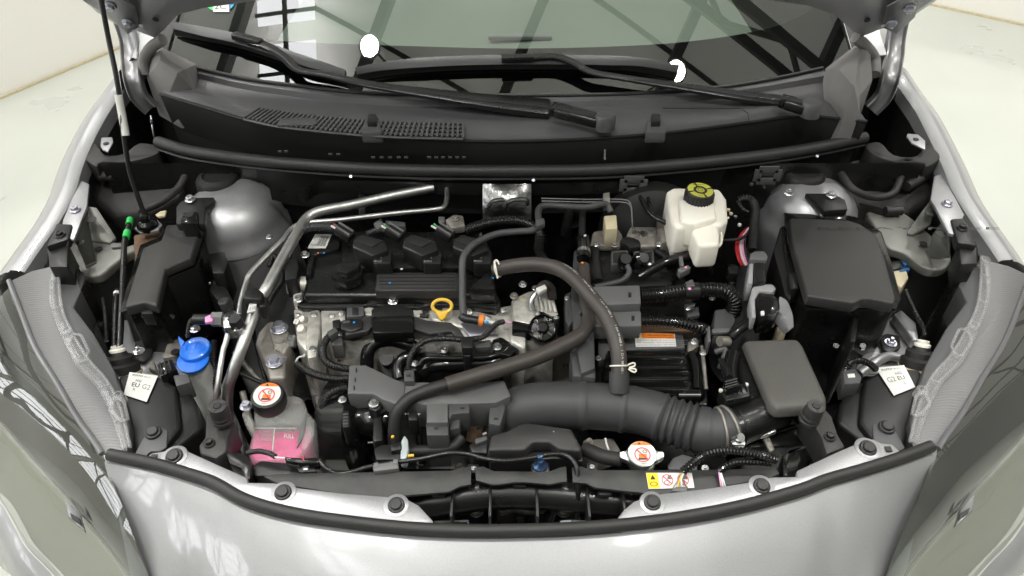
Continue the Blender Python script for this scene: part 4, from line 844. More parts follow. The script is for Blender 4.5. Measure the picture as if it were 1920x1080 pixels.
# ignition coils
for i, dx in enumerate((0, 94, 188)):
    t = thing('ignition_coil', ['black ignition coil nearest the oil filler cap', 'black ignition coil in the middle of the row', 'black ignition coil nearest the foil shield'][i], 'ignition coil', P(695+dx, 470, .89), 'ignition coils')
    g = lambda seq, z: [(x+dx, y, z) for x, y in seq]
    block('body', [(660+dx, 462), (662+dx, 448), (678+dx, 438), (722+dx, 450), (728+dx, 468), (698+dx, 480)], .930, .89, 'black', t, .004)
    block('top_face', [(664+dx, 450), (679+dx, 441), (718+dx, 451), (697+dx, 463)], .9325, .92, 'ink', t, .001)
    block('foot', [(697+dx, 478), (722+dx, 462), (735+dx, 472), (733+dx, 494), (700+dx, 494)], .918, .885, 'black', t, .004); pb(719+dx, 467, .919, 7, t)
    for k in range(2): block('foot_slot', [(700+dx, 480+k*7), (716+dx, 480+k*7), (716+dx, 483+k*7), (700+dx, 483+k*7)], .9195, .915, 'steel', t, .001)
    disc('blue_dot', 725+dx, 473, .9195, 2, .001, 'cyan', t)
    a, b = P(633+dx, 428, .935), P(660+dx, 445, .925); bm = nb(); bar(bm, a, b, .022, .018); fin(bm, 'plug', 'black', t, bevel=.003)
    for k in (-1, 1):
        q = (b-a).cross(UZ).normalized()*.006*k; bm = nb(); tube(bm, [a+q+UZ*.010, b+q+UZ*.010], .0022, 6); fin(bm, 'plug_rib', 'grey', t)
    pipe('plug_wire', [(626+dx, 420, .93), (640+dx, 432, .938)], 1.8, 'green' if i else 'wirered', t); pipe('pale_wire', [(622+dx, 424, .93), (634+dx, 431, .938)], 2.2, 'offwhite', t)
    bm = nb(); v = P(684+dx, 488, .895); lathe(bm, [(.012, -.01), (.012, .001)], frame(v), 18); fin(bm, 'seal_boot', 'grey2', t)
for dx in (0, 94): pb(757+dx, 482, .884, 6, eng, 'castdull')
# cast head and timing case
t = thing('engine_casting', 'rough cast aluminium cylinder head below the black cover', 'engine block', P(700, 600, .75))
block('head', [(552, 575), (660, 572), (940, 574), (1010, 560), (1045, 580), (1040, 640), (900, 640), (660, 640), (556, 640)], .838, .60, 'cast', t, .006)
block('timing_case', [(549, 578), (570, 574), (600, 578), (602, 640), (575, 660), (556, 640)], .846, .62, 'cast', t, .006)
block('timing_rib', [(578, 582), (600, 578), (600, 625), (594, 668), (576, 672), (572, 640)], .856, .70, 'cast', t, .006)
block('timing_wall', [(600, 580), (648, 580), (648, 600), (626, 620), (602, 640)], .85, .7, 'cast', t, .005)
for px, py, r in ((563, 615, 8), (555, 603, 6), (565, 598, 7)): disc('boss', px, py, .855, r, .02, 'cast', t, V((-.3, -.4, 1)))
c = P(552, 535, .87); bm = nb(); lathe(bm, [(.016, -.02), (.016, .012), (.013, .014)], frame(c, V((-1, -.3, .2))), 22); fin(bm, 'sensor_boss', 'cast', t)
block('head_edge', [(547, 520), (566, 522), (566, 558), (549, 566)], .868, .80, 'cast', t, .005)
block('exhaust_flange', [(800, 578), (868, 576), (930, 590), (935, 612), (870, 616), (810, 600)], .845, .78, 'cast', t, .006)
for px, py in ((690, 577), (780, 580), (838, 582)): block('lug', [(px-10, py-6), (px+10, py-6), (px+12, py+4), (px+6, py+14), (px-6, py+14)], .852, .83, 'cast', t, .004)
block('rose_shim', [(862, 605), (920, 600), (935, 625), (880, 630)], .847, .83, 'zinc', t, .003)
block('pad', [(588, 678), (615, 684), (612, 700), (590, 696)], .78, .74, 'rust', t, .004)
pipe('lower_wall', [(598, 680, .76), (596, 740, .72)], 14, 'cast', t)
# engine mount
t = thing('engine_mount', 'grey cast engine mount arm with two large plated bolts', 'engine mount', P(520, 650, .78))
block('arm', [(484, 622), (500, 604), (512, 600), (541, 618), (546, 645), (534, 676), (535, 708), (505, 710), (498, 680), (478, 642)], .838, .76, 'castdull', t, .008, seg=3)
block('raised_web', [(502, 612), (512, 602), (540, 618), (544, 645), (532, 664), (512, 650)], .846, .82, 'castdull', t, .006)
pb(524, 616, .848, 16, t, 'zinc', kind='washer'); pb(515, 679, .842, 16, t, 'zinc', kind='washer'); disc('dimple', 524, 638, .8475, 8, .003, 'castdull', t)
bm = nb(); v = P(541, 641, .84); lathe(bm, [(.012, 0), (.012, .012)], frame(v, V((1, 0, .1))), 6); fin(bm, 'cross_bolt', 'steel', t)
f = patch(P(512, 660, .8465), P(530, 660, .8465), P(530, 646, .8465), P(512, 646, .8465)); text('K3', f, .1, .1, .6, 'cast', t)
pipe('bushing', [(548, 642, .825), (566, 642, .82)], 13, 'ink', t); pipe('rubber_block', [(548, 668, .79), (562, 660, .79)], 18, 'ink', t)
# ignition module bracket
t = thing('sensor_bracket', 'black bracket with boxed cover bolted in front of the engine cover', 'bracket', P(735, 600, .86))
block('cover_box', [(697, 592), (774, 590), (776, 622), (698, 624)], .876, .85, 'gloss', t, .003)
block('shelf', [(696, 580), (722, 570), (752, 570), (775, 580), (776, 594), (697, 594)], .874, .86, 'black', t, .002)
block('left_plate', [(679, 594), (698, 592), (698, 612), (690, 620), (648, 628), (646, 622), (678, 618)], .868, .855, 'lid', t, .002)
block('right_plate', [(775, 592), (800, 600), (845, 604), (862, 616), (872, 632), (858, 636), (846, 620), (806, 626), (776, 616)], .868, .858, 'lid', t, .002)
block('clip_tower', [(650, 576), (682, 574), (682, 592), (650, 594)], .862, .84, 'grey2', t, .002); block('clip_tower_slot', [(660, 576), (672, 576), (672, 590), (660, 590)], .8635, .855, 'ink', t, .001)
pipe('plug', [(788, 592, .862), (804, 593, .862)], 4.5, 'black', t, pitch=.006)
# oil dipstick
t = thing('oil_dipstick', 'yellow plastic loop handle of the oil dipstick', 'dipstick', P(829, 586, .84))
n_ = V((0, -.72, .69)).normalized(); c = P(829, 574, .872); M = frame(c, n_); ring = [M @ V((.0172*math.cos(a), .0118*math.sin(a)+(0 if math.sin(a) > 0 else 0), 0)) for a in [2*math.pi*k/28 for k in range(28)]]
bm = nb(); rr = [[M @ V((.0172*math.cos(a), .0118*math.sin(a), 0))+ (M.to_3x3() @ V((math.cos(a), math.sin(a), 0)))*(.0032*math.cos(b))+n_*(.0034*math.sin(b)) for b in [2*math.pi*j/8 for j in range(8)]] for a in [2*math.pi*k/28 for k in range(29)]]
loft(bm, rr, cap=False); fin(bm, 'loop', 'yellow', t)
bm = nb(); slab(bm, [M @ V(q) for q in ((-.011, -.010, .003), (.011, -.010, .003), (.006, -.020, .003), (.002, -.0235, .003), (-.002, -.0235, .003), (-.006, -.020, .003))], th=.006); fin(bm, 'tip', 'yellow', t, bevel=.0015)
pipe('tube', [(829, 590, .848), (829, 606, .82)], 5, 'castdull', t)
# purge hose coupling
t = thing('vacuum_hose', 'slim dark grey hose looping over the engine to an orange coupling', 'hose', P(867, 540, .90))
pipe('hose', [(869, 592, .872), (867, 560, .89), (867, 500, .925), (870, 480, .935), (884, 462, .94), (905, 449, .94), (935, 438, .94), (975, 434, .94), (998, 432, .94), (1010, 420, .94), (1009, 402, .945), (1013, 389, .945), (1030, 385, .945), (1075, 388, .945), (1105, 388, .945), (1125, 383, .945), (1138, 384, .94), (1145, 398, .93)], 6.4, 'hosegrey', t)
pipe('elbow', [(866, 592, .872), (872, 598, .87), (884, 600, .868), (896, 602, .866)], 8.5, 'black', t); pipe('orange_clip', [(898, 600, .867), (906, 601, .866)], 11.5, 'orange', t); pipe('nozzle', [(908, 603, .865), (928, 606, .862)], 4, 'offwhite', t); disc('blue_dot', 913, 603, .871, 3.2, .002, 'cyan', t)
block('saddle', [(1004, 412), (1020, 408), (1022, 418), (1006, 424)], .952, .94, 'grey2', t, .002); block('cream_clip', [(1132, 404), (1156, 402), (1158, 428), (1136, 430)], .925, .88, 'cream', t, .003); block('cream_arm', [(1131, 362), (1143, 360), (1144, 380), (1132, 382)], .938, .92, 'castdull', t, .001)
# water valve
t = thing('water_pump_valve', 'round black electric valve with yellow dot on a cast body', 'valve', P(1020, 615, .82))
block('cast_body', [(958, 560), (990, 545), (1020, 540), (1040, 560), (1048, 590), (1030, 600), (990, 610), (962, 600)], .862, .76, 'cast', t, .006); block('cast_arm', [(956, 575), (985, 570), (990, 600), (985, 655), (955, 640)], .848, .72, 'cast', t, .006)
for k in range(5): pipe('fin', [(1005+k*8, 556+k*3, .866), (1010+k*8, 586, .862)], 3.2, 'cast', t)
block('valve_flange', [(998, 598), (1008, 582), (1020, 584), (1036, 592), (1050, 588), (1048, 604), (1035, 612), (1000, 612)], .868, .85, 'gloss', t, .003)
c = P(1018, 618, .858); ax = V((-.05, -.55, .83)).normalized(); r = S(c, 27)
bm = nb(); lathe(bm, [(r*.95, -.04), (r, -.01), (r, .012), (r*.93, .018), (r*.86, .016), (r*.84, .010), (r*.45, .012), (r*.42, .020), (r*.3, .022)], frame(c, ax), 36); fin(bm, 'motor', 'gloss', t, ang=30)
M = frame(c+ax*.014, ax)
for k in range(6):
    a = k*math.pi/3+.3; bm = nb(); bar(bm, M @ V((r*.45*math.cos(a), r*.45*math.sin(a), 0)), M @ V((r*.8*math.cos(a), r*.8*math.sin(a), 0)), .003, .003, ax); fin(bm, 'spoke', 'satin', t)
ff = lambda u, v: M @ V(((u-.5)*r*2, (v-.5)*r*2, -.0005)); text('F3B10', ff, .12, .18, .08, 'cream', t); text('TC 24', ff, .55, .76, .07, 'offwhite', t); pr_ring('ring_mark', ff, .27, .74, .055, .055, .25, 'offwhite', t)
disc('yellow_dot', 1025, 593, .8695, 3, .001, 'warnyel', t); disc('yellow_dot', 982, 560, .863, 2.2, .001, 'warnyel', t)
pb(1008, 588, .869, 5, t, 'steel', kind='torx'); pb(1043, 596, .869, 5, t, 'steel', kind='torx')
block('plug', [(960, 600), (994, 606), (996, 620), (960, 616)], .866, .84, 'gloss', t, .003)
pipe('pink_wire', [(946, 603, .862), (958, 606, .862)], 2, 'pinkpaint', t)
pipe('outlet', [(1000, 580, .868), (997, 565, .88), (1005, 550, .89), (1012, 544, .892)], 5.5, 'steel', t); pipe('outlet_hose', [(1010, 546, .892), (1020, 534, .895), (1032, 540, .88), (1036, 560, .86)], 9, 'hose', t); block('spring_clip', [(1004, 540), (1022, 532), (1026, 540), (1010, 548)], .904, .895, 'offwhite', t, .002)
pb(964, 556, .866, 8, t, 'castdull'); pb(980, 534, .872, 8, t)
pb(1003, 541, .872, 6, t)
# intake manifold
t = thing('intake_manifold', 'glossy black plastic intake manifold with curved runners', 'manifold', P(760, 670, .75))
pipe('runner', [(688, 690, .79), (690, 660, .815), (705, 643, .825), (735, 638, .83), (765, 645, .828), (790, 655, .82)], 13, 'gloss', t, n=16)
pipe('runner', [(748, 710, .79), (746, 690, .80), (756, 672, .81), (775, 668, .812)], 12, 'gloss', t, n=16)
disc('port', 724, 672, .80, 14, .05, 'ink', t, V((0, -.5, .8)))
pipe('runner', [(795, 700, .80), (810, 686, .815), (860, 682, .82), (920, 680, .82), (965, 664, .82)], 13, 'gloss', t, n=16)
pipe('runner_lip', [(788, 684, .83), (800, 672, .838), (850, 672, .838), (910, 670, .838), (940, 662, .838), (952, 650, .84)], 5, 'gloss', t)
block('plenum', [(770, 640), (855, 636), (880, 655), (920, 650), (945, 665), (930, 690), (800, 700), (760, 690)], .81, .70, 'gloss', t, .006)
block('ear', [(822, 668), (828, 652), (836, 648), (844, 655), (838, 672)], .828, .81, 'satin', t, .003); pb(833, 657, .83, 9, t, 'steel', kind='torx')
pb(778, 682, .822, 7, t)
block('ear', [(922, 636), (940, 630), (975, 652), (955, 668), (925, 660)], .842, .80, 'gloss', t, .004); pb(932, 651, .844, 9, t, 'steel')
disc('blue_dot', 810, 670, .8125, 3, .001, 'cyan', t); disc('blue_dot', 964, 646, .8435, 2.4, .001, 'cyan', t); disc('red_dot', 971, 646, .8435, 2.6, .001, 'red', t)
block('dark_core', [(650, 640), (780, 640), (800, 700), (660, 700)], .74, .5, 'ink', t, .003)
pipe('white_nub', [(632, 672, .79), (642, 670, .79)], 7, 'castdull', t)
# wire loom across the front of the engine
t = thing('engine_wiring_loom', 'black ribbed wiring loom with plugs in front of the engine', 'wiring', P(640, 660, .83))
pipe('conduit', [(632, 620, .868), (616, 632, .864), (606, 650, .86), (608, 672, .85), (625, 686, .845), (656, 692, .84)], 7.5, 'black', t, pitch=.0042)
pipe('conduit', [(557, 683, .82), (575, 695, .825), (600, 705, .83), (630, 710, .835), (655, 709, .838)], 7.2, 'black', t, pitch=.0042)
pipe('bare_wire', [(554, 680, .82), (560, 670, .825), (570, 668, .83), (572, 660, .83)], 2, 'offwhite', t)
pipe('conduit', [(766, 692, .845), (770, 668, .86), (784, 648, .868), (805, 637, .87), (835, 635, .87), (865, 637, .868)], 6, 'black', t, pitch=.0042)
pipe('conduit', [(806, 618, .862), (825, 628, .862), (838, 634, .86)], 4.5, 'black', t, pitch=.004)
pipe('conduit', [(886, 637, .868), (905, 632, .868), (920, 618, .868), (932, 607, .868), (945, 603, .866)], 5.5, 'black', t, pitch=.0042)
block('junction_clip', [(864, 630), (888, 630), (886, 652), (866, 652)], .876, .84, 'black', t, .003); block('junction_clip', [(868, 652), (884, 652), (882, 668), (869, 668)], .858, .82, 'black', t, .003)
block('plug', [(638, 600), (660, 596), (680, 598), (680, 614), (658, 622), (638, 616)], .872, .845, 'black', t, .004); block('plug_neck', [(622, 600), (638, 597), (638, 614), (624, 616)], .866, .846, 'black', t, .003); block('plug_collar', [(612, 622), (628, 612), (634, 620), (618, 630)], .874, .855, 'grey2', t, .002); disc('blue_dot', 664, 604, .8735, 2.4, .001, 'cyan', t)
block('plug_rib', [(642, 602), (656, 600), (656, 604), (642, 606)], .8735, .87, 'grey2', t, .001)
block('flat_plug', [(888, 640), (920, 636), (920, 650), (890, 652)], .856, .84, 'grey2', t, .002)
pipe('conduit', [(650, 727, .84), (632, 731, .84), (615, 742, .835), (606, 760, .82), (603, 790, .80), (606, 812, .785)], 7, 'black', t, pitch=.0042)
block('plug', [(597, 808), (613, 806), (614, 822), (598, 824)], .79, .74, 'grey2', t, .003)
# grey loom cover
t = thing('loom_cover', 'mid grey angular plastic loom cover in front of the intake manifold', 'loom cover', P(750, 740, .84))
block('left_panel', [(655, 684), (686, 684), (745, 712), (760, 716), (758, 748), (740, 757), (716, 748), (700, 738), (651, 738)], .852, .80, 'grey', t, .003)
block('main_panel', [(757, 716), (800, 716), (862, 722), (945, 712), (958, 742), (930, 755), (870, 757), (838, 757), (804, 760), (757, 750)], .850, .79, 'grey', t, .003)
block('front_panel', [(800, 756), (840, 756), (840, 792), (800, 792)], .852, .80, 'grey', t, .002); block('front_drop', [(799, 793), (841, 793), (841, 816), (800, 816)], .842, .76, 'grey2', t, .002)
block('side_box', [(840, 758), (880, 758), (880, 774), (848, 776), (844, 785), (840, 785)], .846, .80, 'grey2', t, .002); block('side_frame', [(848, 778), (864, 778), (862, 802), (842, 806)], .83, .80, 'grey2', t, .003)
block('strap', [(918, 760), (944, 752), (948, 765), (938, 798), (916, 794)], .838, .80, 'grey2', t, .003); block('tower', [(757, 694), (776, 692), (777, 714), (758, 715)], .862, .84, 'grey2', t, .002)
for px, py in ((668, 694), (666, 712), (664, 727)): block('slot', [(px-1.5, py-4), (px+1.5, py-4), (px+1.5, py+4), (px-1.5, py+4)], .8526, .8515, 'ink', t, .0001)
for px, py, z in ((766, 704, .8626), (818, 803, .8426), (867, 765, .8466), (930, 785, .8386)): block('slot', [(px-4, py-1.6), (px+4, py-1.6), (px+4, py+1.6), (px-4, py+1.6)], z, z-.001, 'ink', t, .0001)
block('dark_plug', [(765, 770), (783, 770), (783, 788), (765, 788)], .84, .80, 'black', t, .003); f = patch(P(748, 778, .838), P(766, 778, .838), P(766, 773, .838), P(748, 773, .838)); text('energy', f, 0, .1, .6, 'offwhite', t)
# ================================================================ right bank
t = thing('brake_fluid_reservoir', 'milky white brake fluid tank with yellow and black cap', 'reservoir', P(1310, 420, .90))
def zp(seq, z): return pts3(seq, z)
block('rear_tank', [(1249, 358), (1262, 350), (1350, 353), (1363, 372), (1366, 412), (1350, 424), (1310, 420), (1268, 428), (1258, 412)], .965, .90, 'whitepl', t, .008, seg=3)
block('neck', [(1272, 372), (1340, 378), (1346, 408), (1300, 420), (1276, 412)], .976, .92, 'whitepl', t, .007, seg=3)
bm = nb(); a = zp([(1288, 396), (1342, 398), (1350, 438), (1350, 458), (1310, 460), (1300, 436)], .962); b_ = [p-UZ*.055 for p in a]; loft(bm, [b_, a]); fin(bm, 'front_tank', 'whitepl', t, bevel=.008, seg=3)
block('left_foot', [(1258, 410), (1282, 420), (1290, 434), (1275, 438), (1264, 432)], .945, .88, 'whitepl', t, .006)
pipe('seam', [(1252, 372, .955), (1264, 412, .95), (1282, 424, .95), (1296, 440, .945), (1308, 460, .935), (1350, 460, .935), (1352, 420, .95), (1366, 408, .95)], 2.2, 'whitepl', t)
pipe('outlet', [(1290, 445, .90), (1300, 465, .885)], 17, 'cream', t)
c = P(1313, 357, .995); ax = V((.05, -.02, 1)); r = S(c, 26); bm = nb(); lathe(bm, [(r*1.02, -.026), (r*1.03, -.004), (r*.98, .0), (r*.95, .0005)], frame(c, ax), 40); cap = fin(bm, 'cap', 'ink', t)
M = frame(c+V(ax).normalized()*.0012, ax); ff = lambda u, v: M @ V(((u-.5)*2*r, (v-.5)*2*r, 0))
for k in range(4):
    a0 = k*math.pi/2+.12+.3; bm = nb(); A_ = [bm.verts.new(ff(*q)) for q in circ(.5, .5, .46, n=10, a0=a0, a1=a0+1.36)]; B_ = [bm.verts.new(ff(*q)) for q in circ(.5, .5, .25, n=10, a0=a0, a1=a0+1.36)]
    for i in range(10): bm.faces.new((A_[i], A_[i+1], B_[i+1], B_[i]))
    fin(bm, 'yellow_print', 'lime', cap, flat=True)
pr_poly('yellow_centre', ff, circ(.5, .5, .15), 'lime', cap); fq = lambda u, v: ff(u, v)+UZ*.0004
pr_ring('brake_mark', fq, .5, .5, .10, .10, .25, 'ink', cap); text('BRAKE FLUID', fq, .28, .80, .055, 'ink', cap); text('DOT 3', fq, .36, .12, .06, 'ink', cap)
for k in range(28):
    a = k*2*math.pi/28; bm = nb(); boxm(bm, frame(c+V((r*1.03*math.cos(a), r*1.03*math.sin(a), -.014))), .0022, .0022, .018); fin(bm, 'cap_ridge', 'ink', cap)
t = thing('brake_booster', 'dark round brake booster half hidden beside the white tank', 'booster', P(1225, 430, .86)); bm = nb(); lathe(bm, [(.02, -.06), (.10, -.05), (.112, .0), (.10, .03), (.05, .045)], frame(V((.29, 1.24, .84)), V((-.1, -1, .35))), 36); fin(bm, 'shell', 'black', t)
block('cylinder', [(1230, 400), (1262, 420), (1262, 450), (1240, 455)], .90, .82, 'castdull', t, .006)
t = thing('booster_hose', 'thin black hose pair curving to the white brake fluid tank', 'hose', P(1225, 385, .92)); pipe('hose', [(1196, 360, .93), (1205, 378, .93), (1225, 405, .925), (1262, 425, .92)], 4.5, 'gloss', t); pipe('second_hose', [(1215, 370, .93), (1220, 390, .93), (1235, 410, .925), (1258, 420, .925)], 4, 'gloss', t)
# fuse box, large
t = thing('fuse_box', 'large square black fuse box with matt lid behind the air box', 'fuse box', P(1570, 560, .75), 'fuse boxes')
lid = [(1481, 408), (1590, 412), (1614, 420), (1645, 441), (1662, 493), (1680, 560), (1676, 569), (1632, 560), (1616, 560), (1602, 568), (1562, 562), (1514, 554), (1500, 505), (1485, 450)]
block('lid', lid, .925, .902, 'lid', t, .004, taper=.001, seg=3)
block('lid_rim', grow(lid, 9), .9018, .894, 'gloss', t, .002); block('lower_rim', grow(lid, 10), .889, .882, 'gloss', t, .002)
block('base', [(1462, 425), (1480, 415), (1590, 418), (1645, 442), (1665, 500), (1682, 572), (1654, 580), (1600, 580), (1514, 578), (1496, 562), (1470, 485)], .8815, .66, 'satin', t, .006)
block('side_flange', [(1450, 470), (1466, 425), (1474, 480), (1486, 530), (1484, 560), (1472, 552)], .895, .80, 'black', t, .004); block('latch', [(1478, 512), (1494, 510), (1498, 540), (1482, 542)], .908, .87, 'black', t, .003)
block('front_rib', [(1600, 585), (1612, 585), (1604, 640), (1594, 640)], .865, .70, 'black', t, .003); f = patch(P(1527, 431, .9255), P(1593, 431, .9255), P(1593, 424, .9255), P(1527, 424, .9255)); text('RELAY/FUSE', f, .0, .0, .65, 'black', t, 1.1)
for px, py in ((1568, 648), (1618, 648)): disc('glint_nut', px, py, .80, 6, .01, 'steel', t, V((-.3, -.4, 1)), 6)
t = thing('fuse_box_plugs', 'tan and blue plugs stacked behind the large fuse box edge', 'connectors', P(1690, 505, .80)); block('tan_plug', [(1672, 505), (1698, 500), (1704, 520), (1690, 540), (1676, 530)], .84, .80, 'cream', t, .003); block('blue_plug', [(1690, 488), (1704, 482), (1708, 492), (1696, 498)], .845, .83, 'navy', t, .002); block('blue_plug', [(1686, 503), (1706, 500), (1706, 506), (1688, 509)], .842, .83, 'navy', t, .001); block('dark_plug', [(1668, 490), (1690, 486), (1694, 502), (1672, 506)], .845, .80, 'black', t, .003)
t = thing('lamp_conduit', 'slim ribbed conduit hanging between large fuse box and headlamp', 'conduit', P(1712, 590, .80)); pipe('conduit', [(1698, 545, .83), (1704, 560, .83), (1718, 590, .82), (1730, 612, .80), (1733, 628, .79)], 4.5, 'black', t, pitch=.0045)
# sheet with stud by right lamp
t = thing('apron_floor', 'bare silver apron sheet with one nut between large fuse box and headlamp', 'sheet', P(1660, 640, .76))
block('sheet', [(1600, 700), (1620, 660), (1660, 600), (1690, 585), (1718, 610), (1724, 650), (1700, 680), (1650, 700)], .765, .755, 'silver_in', t, .004); block('side_web', [(1676, 588), (1690, 580), (1718, 605), (1724, 640), (1712, 636)], .79, .766, 'silver_in', t, .004)
block('dark_pad', [(1648, 630), (1662, 624), (1688, 628), (1690, 650), (1672, 662), (1656, 655)], .778, .766, 'black', t, .004); pb(1670, 643, .779, 11, t, 'zinc', kind='stud'); pipe('brace', [(1612, 700, .775), (1640, 680, .785), (1665, 668, .78), (1690, 672, .775)], 9, 'silver_in', t)
t = thing('lamp_plug', 'grey plug with a white square beside the EU L label', 'connector', P(1600, 700, .84)); block('plug', [(1580, 694), (1604, 690), (1616, 706), (1614, 718), (1584, 720)], .862, .82, 'grey2', t, .003); block('white_square', [(1589, 701), (1602, 700), (1604, 707), (1591, 708)], .8635, .862, 'white', t, .0003)
pipe('lead', [(1588, 690, .86), (1596, 680, .872), (1612, 676, .875), (1630, 682, .868), (1642, 692, .855)], 6.5, 'gloss', t, pitch=.005); pipe('pink_wire', [(1586, 696, .856), (1588, 688, .862)], 2.2, 'pinkpaint', t)
# conduit and connector column
t = thing('main_harness', 'thick ribbed conduit running down to grey plug stack beside white tank', 'conduit', P(1413, 450, .90))
pipe('conduit', [(1385, 376, .915), (1398, 372, .92), (1410, 378, .92), (1416, 395, .92), (1413, 430, .915), (1411, 470, .905)], 8.5, 'black', t, pitch=.0048); pipe('branch', [(1384, 378, .91), (1392, 392, .912), (1404, 398, .912)], 4, 'black', t, pitch=.0045); pipe('thin_branch', [(1352, 451, .90), (1375, 450, .90), (1392, 446, .90), (1404, 436, .905)], 3.4, 'black', t, pitch=.004)
block('plug_head', [(1406, 476), (1414, 470), (1434, 470), (1440, 480), (1438, 488), (1406, 486)], .915, .89, 'grey', t, .003); block('plug_side', [(1402, 530), (1406, 484), (1414, 482), (1412, 532)], .905, .86, 'lightgrey', t, .003); block('plug_body', [(1414, 488), (1436, 486), (1438, 528), (1414, 532)], .908, .85, 'black', t, .005); block('plug_key', [(1420, 505), (1433, 504), (1434, 526), (1420, 528)], .912, .90, 'black', t, .003)
block('lower_ring', [(1410, 540), (1418, 532), (1448, 532), (1456, 540), (1448, 548), (1424, 545), (1416, 560), (1418, 595), (1410, 596), (1406, 560)], .90, .87, 'lightgrey', t, .003)
for k, (c_, dx) in enumerate((('wirered', 0), ('white', 4), ('pinkpaint', 8), ('ink', 12), ('wirered', -4))): pipe('wire', [(1402+dx*.4, 428, .89), (1392+dx*.6, 440, .89), (1384+dx, 460, .88), (1388+dx, 485, .87), (1394+dx, 497, .86)], 2.2, c_, t)
pipe('lower_conduit', [(1374, 500, .86), (1373, 520, .85), (1370, 545, .83)], 9, 'black', t, pitch=.0048); block('lower_collar', [(1364, 498), (1386, 498), (1384, 512), (1366, 512)], .872, .85, 'black', t, .003)
t = thing('power_cable_shield', 'bent silver and black shield over cable ends behind the air box', 'shield', P(1450, 590, .86))
block('black_cap', [(1422, 545), (1436, 538), (1462, 560), (1464, 578), (1452, 588), (1424, 594), (1418, 570)], .895, .85, 'gloss', t, .005)
bm = nb(); rows = []
for q, zz in (([(1462, 556), (1476, 565), (1486, 590), (1488, 612)], .89), ([(1458, 584), (1466, 588), (1474, 598), (1478, 620)], .885), ([(1430, 596), (1440, 594), (1452, 600), (1470, 625)], .87)): rows.append(crom(zp(q, zz), 5))
sheet(bm, rows, .003); fin(bm, 'shield', 'silver_in', t)
pipe('cable', [(1370, 632, .86), (1385, 618, .868), (1405, 605, .872), (1428, 598, .872)], 9.5, 'gloss', t); pipe('cable_band', [(1424, 600, .873), (1430, 597, .873)], 10.5, 'grey2', t); block('white_tab', [(1426, 583), (1433, 582), (1434, 590), (1427, 591)], .897, .894, 'white', t, .001)
pipe('loop_wire', [(1468, 600, .84), (1474, 608, .84), (1470, 620, .84), (1462, 622, .84)], 2, 'cream', t); block('drop_plate', [(1456, 610), (1470, 606), (1474, 625), (1460, 630)], .82, .76, 'cream', t, .003)
# inverter
t = thing('inverter', 'black power control unit with ribbed glossy cover and warning label', 'inverter', P(1220, 680, .72))
block('case', [(1080, 470), (1270, 470), (1300, 560), (1320, 640), (1330, 760), (1110, 760), (1090, 600)], .815, .55, 'satin', t, .008)
block('lower_cover', [(1128, 690), (1140, 668), (1180, 654), (1285, 650), (1300, 660), (1320, 680), (1326, 742), (1290, 750), (1130, 742)], .829, .74, 'gloss', t, .012, seg=3)
rows = []
for k in range(33):
    py = 658+k*2.6; h = .842+.0045*math.tanh(2.2*math.sin(2*math.pi*(py-664)/20)); x0, x1 = 1134-k*.2, 1288+k*.35
    rows.append([P(x0, py, .828), P(x0+6, py, h-.005), P(x0+16, py, h), P((x0+x1)/2, py, h+.001), P(x1-16, py, h), P(x1-5, py, .842), P(x1+4, py, .836)])
bm = nb(); sheet(bm, rows, .004); fin(bm, 'ribbed_top', 'gloss', t, ang=60)
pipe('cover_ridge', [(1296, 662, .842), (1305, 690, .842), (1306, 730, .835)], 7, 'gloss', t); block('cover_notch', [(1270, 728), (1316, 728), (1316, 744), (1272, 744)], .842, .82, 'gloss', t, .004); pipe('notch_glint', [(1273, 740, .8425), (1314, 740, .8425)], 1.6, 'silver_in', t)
block('label_shelf', [(1120, 622), (1280, 620), (1285, 652), (1180, 656), (1140, 668), (1122, 680)], .832, .80, 'grey2', t, .003)
lq = pquad([(1192, 651), (1268, 650), (1265, 626), (1189, 624)], .8325); bm = nb(); slab(bm, [p+UZ*.001 for p in lq], th=.001); lb = fin(bm, 'warning_label', 'white', t); f = patch(*[p+UZ*.0012 for p in lq], .0002)
pr_poly('orange_field', f, [(.18, .58), (.98, .58), (.98, .97), (.18, .97)], 'orange', lb); pr_poly('triangle', f, [(.03, .62), (.16, .62), (.095, .94)], 'warnyel', lb); f2 = patch(*[p+UZ*.0012 for p in lq], .0005)
text('WARNING', f2, .32, .76, .10, 'ink', lb, .9); text('HIGH VOLTAGE INSIDE', f2, .32, .62, .07, 'ink', lb, .8)
for k in range(3): text(['DO NOT REMOVE THE COVER. REFER SERVICE', 'TO TRAINED TECHNICIANS ONLY. RISK OF', 'SHOCK OR BURN. SEE REPAIR MANUAL'][k], f2, .04, .40-k*.17, .075, 'inkgrey', lb, .72)
block('bolt_ear', [(1290, 640), (1304, 634), (1312, 646), (1300, 655), (1290, 662)], .84, .82, 'castdull', t, .003); pb(1302, 641, .841, 8, t); pipe('side_stay', [(1316, 650, .835), (1320, 690, .83), (1324, 730, .82)], 4, 'castdull', t)
block('deck', [(1110, 590), (1280, 596), (1310, 612), (1300, 622), (1120, 624)], .828, .80, 'rust', t, .004)
